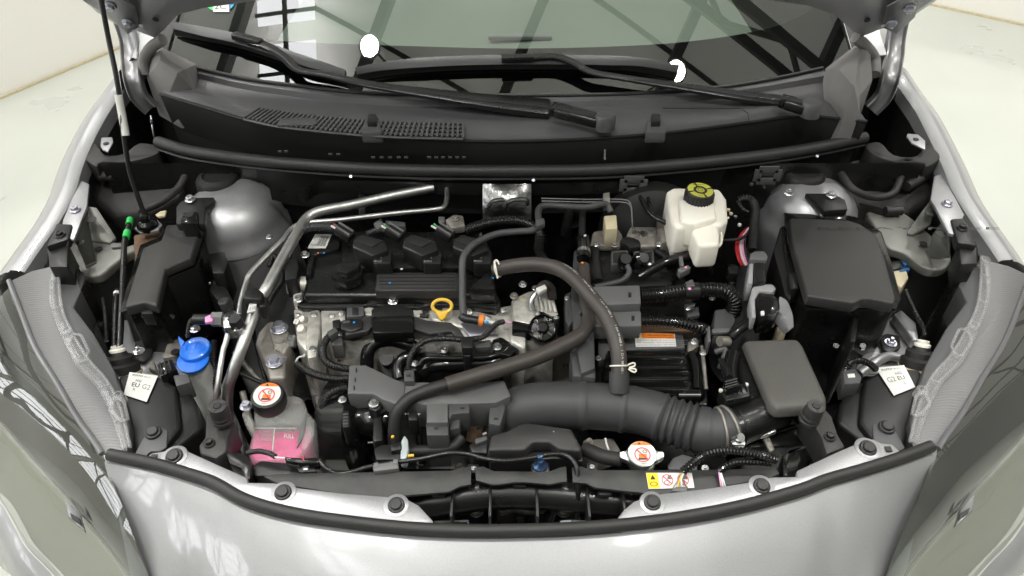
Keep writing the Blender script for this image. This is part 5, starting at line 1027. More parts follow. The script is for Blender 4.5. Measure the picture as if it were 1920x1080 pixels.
# transaxle top with plug pair
t = thing('transaxle_cover', 'black ribbed transaxle cover with metal plates under twin plugs', 'transmission', P(1160, 470, .84))
block('cover', [(1085, 462), (1100, 455), (1270, 452), (1275, 480), (1262, 535), (1090, 540), (1080, 500)], .868, .80, 'satin', t, .008)
pipe('rib', [(1112, 470, .872), (1116, 500, .874), (1120, 530, .87)], 12, 'black', t); pipe('rib', [(1232, 470, .872), (1250, 485, .872), (1258, 500, .868)], 9, 'black', t)
block('metal_plate', [(1106, 460), (1112, 432), (1160, 427), (1168, 440), (1164, 462)], .885, .87, 'castdull', t, .006); block('metal_plate', [(1174, 440), (1182, 424), (1232, 424), (1242, 460), (1200, 462), (1178, 450)], .885, .87, 'castdull', t, .005)
for px, py, r in ((1191, 435, 6), (1206, 438, 9), (1224, 435, 6)): disc('boss', px, py, .888, r, .005, 'steel', t)
pb(1118, 459, .888, 6, t); pb(1152, 460, .887, 7, t, 'castdull'); pb(1236, 459, .887, 7, t); pb(1256, 458, .875, 8, t)
block('heart_cap', [(1162, 450), (1170, 443), (1186, 444), (1200, 450), (1202, 462), (1182, 464)], .895, .88, 'black', t, .003)
for i, (x, w) in enumerate(((1146, 32), (1188, 38))):
    block('plug_shell', [(x, 470), (x+w, 468), (x+w+2, 494), (x, 496)], .888, .86, 'grey2', t, .003); block('plug_core', [(x+3, 473), (x+w-3, 471), (x+w-3, 491), (x+3, 493)], .8895, .87, 'ink', t, .002)
c = P(1173, 486, .905); bm = nb(); lathe(bm, [(.013, -.03), (.013, .0), (.010, .004)], frame(c, V((0, -.5, .8))), 18); fin(bm, 'plug_barrel', 'gloss', t); c = P(1206, 484, .905); bm = nb(); lathe(bm, [(.014, -.03), (.014, .0), (.010, .004)], frame(c, V((.3, -.5, .8))), 18); fin(bm, 'plug_barrel', 'gloss', t); disc('pink_dot', 1200, 474, .904, 3.4, .002, 'pinkpaint', t)
pipe('cable', [(1175, 497, .90), (1180, 510, .892), (1168, 525, .885), (1145, 532, .88), (1115, 538, .88)], 5.4, 'hosegrey', t); pipe('cable', [(1212, 492, .895), (1222, 500, .89), (1232, 508, .885)], 4, 'steel', t)
pipe('taped_loom', [(1198, 520, .875), (1218, 508, .885), (1240, 495, .895), (1262, 486, .90), (1290, 482, .90), (1312, 486, .895), (1324, 500, .88), (1328, 512, .86)], 9, 'gloss', t); block('cable_tie', [(1272, 476), (1279, 475), (1283, 498), (1276, 499)], .908, .90, 'grey', t, .001); block('tie_clip', [(1270, 504), (1290, 496), (1296, 502), (1276, 512)], .905, .89, 'grey', t, .002); disc('pink_dot', 1286, 501, .907, 2.6, .001, 'pinkpaint', t)
# grey right protectors and power cables
t = thing('cable_protector', 'grey boxy cable protector with two arms beside the inverter', 'cable protector', P(1100, 560, .85))
block('upper_arm', [(1112, 536), (1200, 534), (1202, 569), (1114, 572), (1098, 560)], .900, .87, 'grey', t, .003); block('lower_arm', [(1108, 585), (1202, 582), (1203, 611), (1112, 612)], .882, .85, 'grey', t, .003)
block('spine', [(1076, 470), (1108, 462), (1112, 540), (1116, 690), (1090, 700), (1078, 640), (1070, 560)], .868, .80, 'grey2', t, .003); block('left_flange', [(1058, 552), (1072, 545), (1078, 600), (1066, 612), (1060, 600)], .862, .82, 'grey2', t, .003)
block('foot', [(1069, 656), (1078, 660), (1114, 658), (1117, 708), (1074, 705)], .858, .80, 'grey2', t, .003)
for px, py, z in ((1181, 552, .9006), (1187, 596, .8826)): block('slot', [(px-3, py-4), (px+3, py-4), (px+3, py+5), (px-3, py+5)], z, z-.001, 'ink', t, .0001)
for name, lab, seq, r in (('power_cable', 'thickest glossy ribbed power cable leaving the upper grey arm', [(1202, 554, .885), (1240, 552, .887), (1290, 546, .888), (1330, 543, .888), (1360, 546, .885), (1376, 562, .87), (1374, 590, .84)], 15), ('power_cable', 'thinner glossy ribbed power cable leaving the lower grey arm', [(1203, 602, .862), (1240, 602, .864), (1280, 606, .862), (1315, 615, .855), (1330, 625, .845)], 11.5)):
    t = thing(name, lab, 'cable', P(*seq[2]), 'power cables'); pipe('cable', seq, r, 'gloss', t, pitch=.0062, deep=.88, n=18)
    if r > 14: pipe('band', [(1281, 548, .888), (1308, 545, .888)], 16.6, 'satin', t, n=20); disc('pink_dot', 1293, 541, .9085, 3.4, .001, 'pinkpaint', t); block('clip', [(1284, 528), (1300, 522), (1304, 536), (1288, 538)], .908, .89, 'grey2', t, .003); block('foot', [(1284, 570), (1304, 568), (1302, 574), (1286, 575)], .86, .85, 'silver_in', t, .001)
    else: block('end_plate', [(1326, 612), (1332, 610), (1333, 640), (1327, 641)], .862, .83, 'grey', t, .002)
t = thing('right_bracket', 'black bent bracket with rings between power cable and air box', 'bracket', P(1355, 620, .82)); block('bracket', [(1340, 580), (1372, 576), (1380, 600), (1366, 625), (1336, 632)], .85, .80, 'grey2', t, .004); block('ledge', [(1334, 616), (1368, 614), (1368, 622), (1336, 624)], .858, .85, 'grey', t, .002); disc('ring', 1349, 640, .858, 10, .02, 'castdull', t, V((-1, -.4, .4))); pipe('hook', [(1342, 660, .84), (1352, 656, .846), (1360, 656, .846), (1358, 670, .84), (1350, 690, .82)], 6, 'grey2', t); disc('blue_dot', 1357, 697, .845, 3.4, .002, 'cyan', t); block('silver_clip', [(1284, 578), (1310, 574), (1312, 590), (1290, 594)], .845, .835, 'grey2', t, .002)
# ---------------------------------------------------------------- hoses on top
def printed(o_pts, r, s0, s1, txt, parent, m='offwhite', ang=0.6, h=.55):
    pts, L = resample(o_pts, .004); N = len(pts)-1
    def f(u, v):
        s = max(0, min(1, s0+(s1-s0)*u))*N; i = min(int(s), N-1); p = pts[i].lerp(pts[i+1], s-i); d = (pts[min(i+1, N)]-pts[max(i-1, 0)]).normalized()
        sd = d.cross(UZ).normalized(); up = sd.cross(d); a = ang-(v-.5)*h; return p+(sd*math.sin(a)+up*math.cos(a))*(r*1.012)
    text(txt, f, 0, .1, .55, m, parent, .045/ (s1-s0) *.5)
t = thing('breather_hose', 'thick brown grey hose with white print arching from engine to intake', 'hose', P(1100, 560, .90))
bh = [(928, 506, .905), (950, 501, .915), (985, 496, .925), (1020, 497, .93), (1052, 506, .93), (1080, 526, .93), (1108, 558, .925), (1135, 592, .915), (1152, 630, .90), (1160, 665, .885), (1161, 700, .865)]
bh = [(x, y, z+.012) for x, y, z in bh]
pipe('hose', bh, 14.2, 'hose', t, n=18); hp3 = crom(pts3(bh), 8); rr_ = S(hp3[40], 14.2)
for s0, s1 in ((.36, .46), (.50, .60), (.64, .74), (.78, .88), (.90, .97)): printed(hp3, rr_, s0, s1, '1 DA 9F N0I 2', t, ang=-.35)
def springclip(a, d, r, parent, ears):
    M = frame(a, d); bm = nb(); tube(bm, [M @ V((r*math.cos(q), r*math.sin(q), 0)) for q in [2*math.pi*k/24 for k in range(25)]], .0016, 6); fin(bm, 'spring_clip', 'whitepl', parent)
    for e in ears: bm = nb(); tube(bm, crom(pts3(e), 6), .0015, 6); fin(bm, 'clip_ear', 'whitepl', parent)
springclip(P(934, 505, .919), P(950, 501, .927)-P(928, 506, .917), rr_*1.06, t, [[(933, 522, .918), (929, 500, .935), (927, 490, .938), (932, 488, .938), (936, 496, .936)]])
springclip(P(1160, 686, .886), P(1161, 700, .877)-P(1160, 672, .893), rr_*1.06, t, [[(1174, 686, .886), (1188, 680, .89), (1190, 686, .89), (1178, 690, .888), (1192, 692, .888), (1190, 698, .887), (1178, 692, .886)]])
t = thing('heater_hose', 'long dark rubber hose crossing from plug tower down to the pump', 'hose', P(980, 680, .87))
pipe('upper_hose', [(1094, 500, .895), (1096, 540, .895), (1100, 580, .893), (1104, 600, .89), (1098, 618, .888), (1085, 632, .886)], 13, 'hose', t, n=16)
pipe('sleeve', [(1090, 628, .886), (1060, 645, .885), (1010, 668, .882), (950, 688, .878), (890, 706, .874), (838, 722, .87)], 15.2, 'hose', t, n=18)
pipe('lower_hose', [(842, 720, .869), (805, 731, .864), (770, 746, .856), (748, 768, .845), (740, 795, .825), (738, 838, .79)], 12, 'rubber', t, n=16)
pipe('tape', [(1088, 589, .894), (1102, 592, .893), (1114, 600, .892)], 4, 'gloss', t); pipe('white_mark', [(1094, 472, .90), (1094, 478, .90)], 14, 'steel', t); pipe('connector', [(1092, 445, .90), (1094, 470, .90), (1094, 486, .898)], 12.5, 'gloss', t); pipe('riser', [(1095, 380, .92), (1092, 410, .915), (1091, 448, .905)], 6.5, 'black', t); disc('white_dot', 1097, 441, .915, 2.4, .002, 'white', t); disc('orange_dot', 1092, 492, .91, 2.4, .002, 'orange', t)
# air intake
t = thing('intake_hose', 'fat matt grey bellows intake hose sweeping to the air box', 'intake hose', P(1150, 765, .80))
ip = [(938, 822, .73), (948, 790, .775), (975, 768, .80), (1020, 760, .81), (1080, 760, .815), (1140, 763, .815), (1200, 770, .815), (1250, 786, .815), (1300, 803, .815), (1340, 810, .818), (1372, 803, .82)]
p3 = crom(pts3(ip), 10); pts, L = resample(p3, .002); rad = S(pts[len(pts)//2], 44); cx = [960+F*(q-CAM).dot(RT)/(q-CAM).dot(FW) for q in pts]
def irf(s, Lx):
    x = cx[min(len(cx)-1, int(s/Lx*(len(cx)-1)))]; k = 1.0
    if x < 960: k = .86+.14*(max(938, x)-938)/22
    if 1086 < x < 1096 or 1160 < x < 1171: k = 1.06
    if 1234 < x < 1306: k = .98+.075*math.sin((x-1234)/14.4*2*math.pi)
    if x > 1330: k = .94
    return k
bm = nb(); tube(bm, pts, rad, 32, .0025, irf); fin(bm, 'bellows', 'intake', t, ang=60)
pipe('port', [(1161, 735, .85), (1161, 712, .866), (1161, 697, .875)], 19, 'intake', t, n=20)
for dx in (-8, 8):
    i = min(range(len(cx)), key=lambda k: abs(cx[k]-(1358+dx))); M = frame(pts[i], pts[i]-pts[i-4]); bm = nb(); tube(bm, [M @ V((rad*.975*math.cos(q), rad*.975*math.sin(q), 0)) for q in [2*math.pi*k/40 for k in range(41)]], .0022, 6); fin(bm, 'clamp_wire', 'castdull', t)
block('clamp_lug', [(1370, 826), (1384, 820), (1398, 826), (1398, 833), (1374, 834)], .855, .845, 'steel', t, .002); c = P(1389, 820, .862); bm = nb(); lathe(bm, [(.003, -.02), (.003, -.005), (.0065, -.004), (.0065, .001)], frame(c, V((.3, -.5, .8))), 14); fin(bm, 'clamp_screw', 'steel', t)
ab = thing('air_box', 'black air cleaner box with speckled grey lid panel', 'air box', P(1460, 740, .75))
block('lid', [(1397, 637), (1496, 634), (1506, 648), (1550, 745), (1545, 757), (1458, 764), (1446, 752)], .868, .845, 'lid2', ab, .008, taper=.008, seg=4)
block('body', [(1366, 662), (1396, 640), (1498, 636), (1552, 745), (1546, 764), (1440, 772), (1400, 745)], .842, .66, 'satin', ab, .012, seg=3)
pipe('shoulder', [(1374, 664, .85), (1368, 700, .845), (1376, 735, .84)], 14, 'gloss', ab, n=16)
pipe('port', [(1368, 803, .815), (1395, 795, .82), (1425, 780, .822), (1460, 765, .82)], 36, 'satin', ab, n=28); pipe('port_rib', [(1380, 800, .817), (1384, 799, .817)], 38.5, 'satin', ab, n=28)
block('front_case', [(1390, 815), (1460, 780), (1545, 762), (1548, 812), (1480, 835), (1400, 840)], .79, .62, 'satin', ab, .008); pipe('case_seam', [(1395, 832, .80), (1450, 812, .80), (1510, 795, .80), (1545, 785, .80)], 2.5, 'black', ab)
block('spring_latch', [(1430, 820), (1442, 816), (1454, 842), (1444, 848)], .806, .80, 'castdull', ab, .003); block('latch_tab', [(1420, 806), (1452, 800), (1458, 808), (1428, 818)], .82, .81, 'steel', ab, .003)
t = thing('air_flow_sensor', 'ribbed black air flow sensor plugged into the air box port', 'sensor', P(1380, 730, .84))
block('body', [(1348, 728), (1402, 716), (1408, 742), (1362, 752)], .862, .83, 'satin', t, .003); block('plug', [(1358, 712), (1378, 706), (1390, 722), (1364, 730)], .878, .85, 'gloss', t, .003)
for k in range(5): pipe('rib', [(1360+k*9, 726-k*2, .864), (1366+k*9, 748-k*2, .860)], 1.8, 'gloss', t)
for k in range(3): pipe('plug_rib', [(1360, 716+k*5, .879), (1382, 710+k*5, .879)], 1.3, 'grey2', t)
for px, py in ((1352, 731), (1400, 720)): disc('pin', px, py, .8635, 4, .003, 'whitepl', t)
pipe('lead', [(1368, 708, .87), (1360, 690, .86), (1352, 676, .85)], 6, 'satin', t)
# ================================================================ front
t = thing('coolant_bottle', 'milky coolant bottle with pink coolant and labelled black cap', 'coolant bottle', P(525, 800, .75))
bo = [(470, 760), (488, 745), (556, 737), (575, 748), (584, 778), (590, 800), (582, 835), (560, 862), (475, 862), (463, 850), (468, 800)]
block('shoulder', [(474, 768), (484, 752), (500, 746), (552, 737), (568, 744), (575, 765), (566, 795), (476, 800)], .835, .79, 'pale', t, .012, seg=3)
block('tank', [(463, 845), (474, 800), (556, 798), (580, 782), (590, 808), (582, 838), (556, 868), (470, 868)], .808, .66, 'pale', t, .008, seg=3)
block('side_wing', [(566, 790), (576, 768), (592, 788), (590, 815), (572, 846), (562, 838)], .815, .72, 'pale', t, .006); block('left_wing', [(452, 772), (462, 770), (478, 790), (470, 812), (458, 792)], .82, .80, 'pale', t, .004)
block('coolant', [(508, 842), (512, 808), (554, 806), (574, 792), (584, 812), (578, 836), (552, 862), (474, 864), (470, 850)], .7995, .664, 'pink', t, .006)
block('lower_fill', [(467, 846), (477, 806), (512, 804), (512, 842), (560, 846), (556, 866), (472, 866)], .788, .662, 'pink', t, .004)
pipe('mould_line', [(511, 846, .8088), (515, 804, .8088)], 1.4, 'white', t); pipe('mould_line', [(478, 803, .8088), (556, 803, .8088)], 1.2, 'white', t); f = patch(P(530, 830, .8084), P(546, 830, .8084), P(546, 808, .8084), P(530, 808, .8084)); text('FULL', f, .15, .35, .4, 'white', t)
block('side_label', [(556, 840), (562, 800), (573, 762), (576, 775), (570, 815)], .8165, .812, 'inkgrey', t, .001)
c = P(501, 740, .866); ax = V((.02, -.12, 1)); r = S(c, 31); bm = nb(); lathe(bm, [(r*.96, -.028), (r*1.02, -.024), (r*1.02, -.006), (r*.96, .0), (r*.84, .001)], frame(c, ax), 40); cap = fin(bm, 'cap', 'ink', t)
def warn(c, ax, r, parent, txt):
    M = frame(c, ax); g = lambda h: (lambda u, v: M @ V(((u-.5)*2*r, (v-.5)*2*r, h)))
    pr_poly('white_disc', g(.0004), circ(.5, .5, .5, n=40), 'white', parent); pr_poly('orange_field', g(.0008), circ(.5, .5, .5, n=18, a0=.75, a1=math.pi-.75), 'orange', parent)
    pr_poly('triangle', g(.0012), [(.36, .86), (.50, .86), (.43, .97)], 'ink', parent); text('CL', g(.0012), .54, .87, .08, 'ink', parent)
    pr_poly('orange_symbol', g(.0008), [(.36, .30), (.66, .30), (.66, .48), (.36, .48)], 'orange', parent); pr_poly('symbol_base', g(.0010), [(.34, .24), (.68, .24), (.68, .31), (.34, .31)], 'ink', parent)
    pr_ring('hand_mark', g(.0010), .60, .58, .08, .07, .3, 'ink', parent); pr_ring('prohibition_ring', g(.0014), .5, .44, .30, .30, .13, 'red', parent, [(.30, .65, .70, .23, .045)])
    text(txt, g(.001), .38, .06, .06, 'inkgrey', parent)
warn(c+V(ax).normalized()*.0012, ax, r*.82, cap, 'toxic')
bolt(P(462, 762, .84), S(P(462, 762, .84), 12), t, 'zinc'); f = patch(P(485, 758, .852), P(517, 758, .852), P(517, 752, .856), P(485, 752, .856)); 
# radiator cap
t = thing('radiator_filler', 'shiny metal radiator cap with two lugs and red warning print', 'radiator cap', P(1204, 860, .85)); c = P(1204, 851, .862); ax = V((0, -.16, 1)); r = S(c, 28)
bm = nb(); lathe(bm, [(r*1.0, -.02), (r*1.04, -.012), (r*1.02, -.003), (r*.94, .0)], frame(c, ax), 40); cap = fin(bm, 'cap', 'steel', t)
for sx in (-1, 1):
    M = frame(c, ax); bm = nb(); q = [M @ V((sx*x*r, y*r, -.003)) for x, y in ((.85, .45), (1.15, .30), (1.48, .24), (1.52, -.05), (1.42, -.22), (1.15, -.35), (.85, -.5))]; slab(bm, q, th=.010); fin(bm, 'lug', 'steel', t, bevel=.003); 
    bm = nb(); lathe(bm, [(.004, 0), (.004, .002)], frame(M @ V((sx*r*1.28, 0, -.003)), ax), 12); fin(bm, 'rivet', 'steel', t)
warn(c+V(ax).normalized()*.0008, ax, r*.90, cap, '108kPa'); pipe('neck', [(1204, 862, .845), (1204, 872, .80)], 22, 'castdull', t)
pipe('hose', [(1096, 842, .82), (1130, 856, .83), (1165, 862, .835)], 14, 'liner', t)
t = thing('radiator_hose_cover', 'moulded black box with arched front edge above the radiator', 'cover', P(1005, 840, .80))
block('lid', [(916, 844), (922, 815), (950, 808), (975, 795), (990, 792), (1070, 803), (1090, 838), (1088, 846), (1048, 842), (1030, 828), (1000, 828), (984, 843)], .848, .825, 'lid', t, .006, taper=.004, seg=3)
block('base', [(914, 850), (922, 818), (1070, 806), (1093, 846), (1094, 866), (1040, 860), (985, 864), (918, 868)], .823, .70, 'black', t, .005)
block('foot', [(916, 866), (1090, 862), (1092, 876), (920, 880)], .80, .74, 'satin', t, .004); disc('speck', 1038, 809, .8485, 1.2, .001, 'white', t)
t = thing('cover_neighbour', 'black lidded sensor pocket left of the moulded black box', 'sensor', P(900, 830, .80)); block('pocket', [(878, 832), (908, 822), (916, 830), (914, 850), (884, 848)], .835, .78, 'black', t, .004); block('tab', [(890, 822), (912, 816), (914, 824), (892, 832)], .842, .83, 'grey2', t, .002); pipe('pale_clip', [(905, 815, .835), (912, 812, .835)], 3, 'castdull', t)
t = thing('belt_pulley_cover', 'glossy black water pump drum beside the coolant bottle', 'pump', P(660, 800, .72))
c = P(655, 800, .74); bm = nb(); lathe(bm, [(.075, -.03), (.088, -.02), (.09, .03), (.07, .045)], frame(c, V((1, -.15, .2))), 36); fin(bm, 'drum', 'gloss', t)
pipe('body', [(668, 790, .78), (700, 788, .79), (730, 785, .785)], 34, 'gloss', t, n=24); pipe('rear_pipe', [(622, 765, .80), (650, 758, .81), (690, 756, .81)], 16, 'gloss', t, n=20); block('bracket', [(588, 742), (640, 730), (650, 745), (640, 760), (592, 758)], .82, .78, 'grey2', t, .004); pb(642, 750, .835, 8, t)
block('ear', [(688, 740), (712, 735), (718, 760), (705, 772), (690, 765)], .838, .80, 'black', t, .005); pb(701, 757, .841, 10, t); pipe('hub', [(706, 806, .775), (724, 804, .775)], 14, 'gloss', t, n=20)
for k in range(4): pipe('fin', [(690, 800+k*10, .775), (704, 800+k*10, .775)], 2, 'castdull', t)
block('plug', [(700, 776), (716, 770), (718, 826), (698, 828)], .82, .76, 'black', t, .004); pipe('plug_lead', [(712, 775, .82), (720, 770, .825), (735, 772, .82)], 5, 'black', t, pitch=.005)
t = thing('hose_joint', 'black plastic hose joint with a pale blue retainer and orange stub', 'hose joint', P(740, 850, .78)); block('body', [(700, 840), (716, 832), (752, 832), (752, 862), (704, 862)], .825, .75, 'black', t, .004); block('collar', [(730, 832), (752, 826), (754, 842), (732, 846)], .835, .80, 'black', t, .004)
block('retainer', [(750, 862), (752, 826), (758, 814), (765, 824), (766, 842), (762, 862)], .832, .81, 'paleblue', t, .003); pipe('orange_stub', [(765, 855, .83), (776, 854, .83)], 3, 'yellow', t); pipe('outlet_hose', [(766, 846, .80), (820, 843, .80), (850, 836, .805), (866, 820, .81)], 11, 'rubber', t, n=16); disc('yellow_mark', 736, 818, .828, 3, .002, 'yellow', t)
for i, (x, y, w) in enumerate(((820, 826, 'below the loom cover drop'), (925, 812, 'beside the moulded black box'))):
    t = thing('lower_conduit', 'glossy ribbed conduit sinking '+w, 'conduit', P(x, y, .74)); pipe('conduit', [(x, y-14, .77), (x+2, y+4, .74), (x+3, y+25, .70)], 11, 'gloss', t, pitch=.0055)
t = thing('lower_casting', 'dull brown metal casting deep behind the moulded black box', 'casting', P(895, 800, .66)); pipe('casting', [(895, 775, .70), (900, 800, .68), (895, 830, .66)], 22, 'rust', t, n=20); pb(896, 802, .74, 6, t, 'castdull')
t = thing('condenser_end', 'dull metal bracket with bolt beside the radiator cap', 'bracket', P(1120, 830, .74)); block('bracket', [(1092, 824), (1150, 820), (1165, 845), (1110, 862), (1096, 850)], .76, .72, 'castdull', t, .004); pb(1105, 828, .80, 7, t, 'castdull'); pipe('pale_wire', [(1135, 822, .80), (1138, 835, .80), (1142, 844, .80)], 2, 'offwhite', t)
t = thing('grey_cap', 'flat dark grey round cover behind the warning sticker', 'cover', P(1280, 870, .84)); block('cover', [(1252, 872), (1262, 858), (1280, 850), (1298, 856), (1308, 870), (1308, 882), (1254, 880)], .84, .82, 'grey2', t, .003); pb(1322, 878, .842, 7, t)
# bonnet stops
for name, pts_, stop, b, lab, par in (('bonnet_stop', [(386, 780), (396, 770), (428, 775), (440, 790), (428, 820), (426, 845), (404, 860), (375, 852), (372, 835), (384, 820)], (408, 764), (392, 831), 'black screw bonnet stop on its bracket beside the coolant bottle', 0), ('bonnet_stop', [(1512, 758), (1544, 762), (1560, 780), (1572, 815), (1586, 838), (1550, 852), (1540, 820), (1522, 790), (1510, 775)], (1530, 764), (1556, 819), 'black screw bonnet stop on its bracket in front of the air box', 0)):
    t = thing(name, lab, 'bonnet stop', P(*stop, .86), 'bonnet stops'); block('bracket', pts_, .858, .80, 'lid', t, .004); c = P(stop[0], stop[1]-2, .902); r = S(c, 18)
    bm = nb(); lathe(bm, [(r*1.05, -.036), (r*1.08, -.030), (r*.98, -.028), (r*1.05, -.022), (r*.95, -.019), (r*1.0, -.013), (r*.92, -.010), (r*.95, -.001), (r*.88, .001), (r*.42, .001), (r*.36, -.006), (r*.1, -.008)], frame(c, V((.05, -.05, 1))), 28); fin(bm, 'rubber_stop', 'lid', t, ang=30)
    bm = nb(); lathe(bm, [(r*.36, 0), (r*.36, .0006)], frame(c+UZ*.0012), 16); fin(bm, 'socket', 'ink', t)
    for k in range(3): a = k*2.1+.4; bm = nb(); bar(bm, c+UZ*.0012+V((r*.4*math.cos(a), r*.4*math.sin(a), 0)), c+UZ*.0012+V((r*.9*math.cos(a), r*.9*math.sin(a), 0)), .0012, .0008); fin(bm, 'notch', 'ink', t)
    pb(*b, .8595, 11, t, 'black')
block('drop_web', [(404, 800), (432, 792), (434, 850), (420, 856), (406, 850)], .838, .70, 'satin', bpy.data.objects['bonnet_stop'], .003)
t = thing('inner_duct', 'black framed duct opening behind the flange, coolant bottle side', 'duct', P(440, 860, .83), 'duct frames'); block('frame', [(424, 850), (436, 846), (462, 852), (472, 872), (468, 898), (462, 900), (452, 878), (430, 868)], .856, .80, 'satin', t, .004); block('tray', [(474, 872), (488, 862), (552, 868), (596, 880), (590, 892), (476, 892)], .845, .78, 'black', t, .004)
t = thing('inner_duct', 'black framed duct opening behind the flange, air box side', 'duct', P(1500, 860, .83), 'duct frames'); block('frame', [(1468, 852), (1480, 838), (1512, 832), (1512, 840), (1484, 848), (1476, 868), (1478, 892), (1468, 892)], .856, .80, 'satin', t, .004)
t = thing('horn_plug', 'small black inline plug with red seal on the coolant bottle side', 'connector', P(560, 860, .86)); block('plug', [(533, 855), (566, 858), (598, 856), (598, 868), (566, 868), (534, 864)], .868, .85, 'gloss', t, .003); pipe('red_seal', [(569, 861, .866), (570.5, 861, .866)], 6, 'red', t); pipe('red_tip', [(597, 864, .862), (600, 865, .862)], 4.5, 'rust', t)
pipe('sheath', [(464, 849, .855), (485, 846, .862), (505, 850, .865), (516, 856, .865)], 5.2, 'black', t, pitch=.0045); pipe('white_wire', [(514, 857, .865), (534, 859, .865)], 1.6, 'offwhite', t); block('round_base', [(555, 876), (566, 868), (588, 870), (596, 884), (560, 886)], .856, .84, 'black', t, .004); block('base_square', [(567, 874), (577, 873), (578, 881), (568, 881)], .8575, .856, 'steel', t, .0005)
t = thing('release_cable', 'slim dark metal bonnet release cable snaking above the radiator guard', 'cable', P(900, 860, .85))
pipe('cable', [(600, 866, .862), (612, 878, .86), (630, 888, .855), (655, 886, .855), (690, 876, .855), (735, 868, .855), (790, 860, .86), (840, 850, .865), (875, 851, .865), (910, 860, .865), (950, 864, .865), (1000, 858, .867), (1030, 852, .868), (1055, 852, .868), (1073, 862, .866), (1082, 880, .862), (1084, 920, .84), (1083, 965, .80), (1082, 1010, .76)], 4.6, 'satin', t)
block('guide', [(698, 870), (746, 864), (748, 878), (700, 884)], .866, .85, 'grey', t, .003); pipe('guide_ring', [(702, 876, .862), (710, 874, .862)], 8, 'grey', t); pipe('guide_ring', [(738, 869, .862), (746, 868, .862)], 8, 'grey', t)
c = P(1013, 872, .856); bm = nb(); lathe(bm, [(.010, -.004), (.0105, 0), (.006, .004), (.004, .010)], frame(c), 20); fin(bm, 'cable_clip', 'bluezinc', t); pipe('clip_loop', [(1008, 858, .868), (1016, 857, .868)], 6.6, 'bluezinc', t); block('clip_stand', [(996, 868), (1030, 866), (1031, 886), (996, 886)], .85, .80, 'black', t, .002)
# radiator guard in three flaps
for i, (seq, lab) in enumerate((([(494, 893), (520, 888), (640, 886), (845, 882), (868, 875), (884, 876), (883, 908), (862, 912), (842, 922), (770, 928), (735, 933), (640, 926), (520, 906)], 'long scuffed black rubber guard flap on the coolant bottle side'), ([(891, 876), (906, 874), (926, 883), (1030, 884), (1050, 876), (1062, 874), (1063, 903), (1050, 904), (1030, 908), (985, 904), (964, 904), (940, 908), (924, 909), (892, 900)], 'short scuffed black rubber guard flap in the middle'), ([(1072, 876), (1090, 874), (1108, 881), (1240, 881), (1305, 881), (1455, 877), (1462, 888), (1440, 897), (1300, 921), (1240, 928), (1215, 925), (1115, 914), (1100, 906), (1074, 904)], 'long scuffed black rubber guard flap carrying the warning sticker'))):
    t = thing('guard_flap', lab, 'guard', P(*seq[0], .86), 'radiator guard flaps'); bm = nb(); slab(bm, pts3(seq, .858), th=.005); fin(bm, 'flap', 'guard', t, bevel=.001)
t = thing('warning_sticker', 'yellow and white warning sticker with two red prohibition signs', 'sticker', P(1255, 905, .86)); lq = pquad([(1216, 917), (1302, 915), (1297, 887), (1211, 887)], .8592); bm = nb(); slab(bm, [p+UZ*.0006 for p in lq], th=.0006); lb = fin(bm, 'sheet', 'white', t); f = patch(*[p+UZ*.0007 for p in lq], .0002); g = patch(*[p+UZ*.0007 for p in lq], .0005)
pr_poly('yellow_field', f, [(0.005, .02), (.25, .02), (.25, .98), (.005, .98)], 'warnyel', lb); pr_poly('triangle', g, [(.07, .56), (.19, .56), (.13, .86)], 'ink', lb); pr_ring('book', g, .13, .28, .085, .14, .25, 'ink', lb); 
for cx_ in (.44, .78): pr_ring('prohibition_ring', g, cx_, .52, .125, .37, .14, 'red', lb, [(cx_-.085, .77, cx_+.085, .27, .03)]); pr_poly('hand_print', f, [(cx_+.0, .58), (cx_+.10, .56), (cx_+.10, .86), (cx_+.03, .86)], 'inkgrey', lb); pr_ring('fan_print', f, cx_-.02, .36, .06, .15, .3, 'inkgrey', lb)
for a, lab, seq, wires in ((0, 'black ribbed conduit arching over the warning sticker', [(1281, 884, .868), (1300, 868, .88), (1325, 852, .89), (1360, 845, .892), (1400, 848, .89), (1435, 856, .885), (1455, 862, .878)], [(1280, 886), (1262, 915)]), (1, 'shorter black ribbed conduit beside the sticker', [(1348, 884, .866), (1362, 874, .872), (1385, 866, .876), (1420, 866, .876), (1445, 868, .874)], [(1348, 886), (1352, 912)])):
    t = thing('lamp_loom', lab, 'conduit', P(*seq[2]), 'front conduits'); pipe('conduit', seq, 8.6 if not a else 7.4, 'gloss', t, pitch=.0048)
    for k, cc in enumerate(('castdull', 'warnyel', 'offwhite', 'grey') if not a else ('pinkpaint', 'offwhite', 'white')):
        x0, y0 = wires[0]; x1, y1 = wires[1]; pipe('wire', [(x0+k*1.8, y0, .868), ((x0+x1)/2+k*3, (y0+y1)/2, .868), (x1+k*(9 if not a else 4), y1, .862)], 1.4, cc, t)
    if not a: block('sheath_end', [(1258, 920), (1268, 912), (1288, 912), (1288, 922)], .866, .86, 'grey', t, .001)
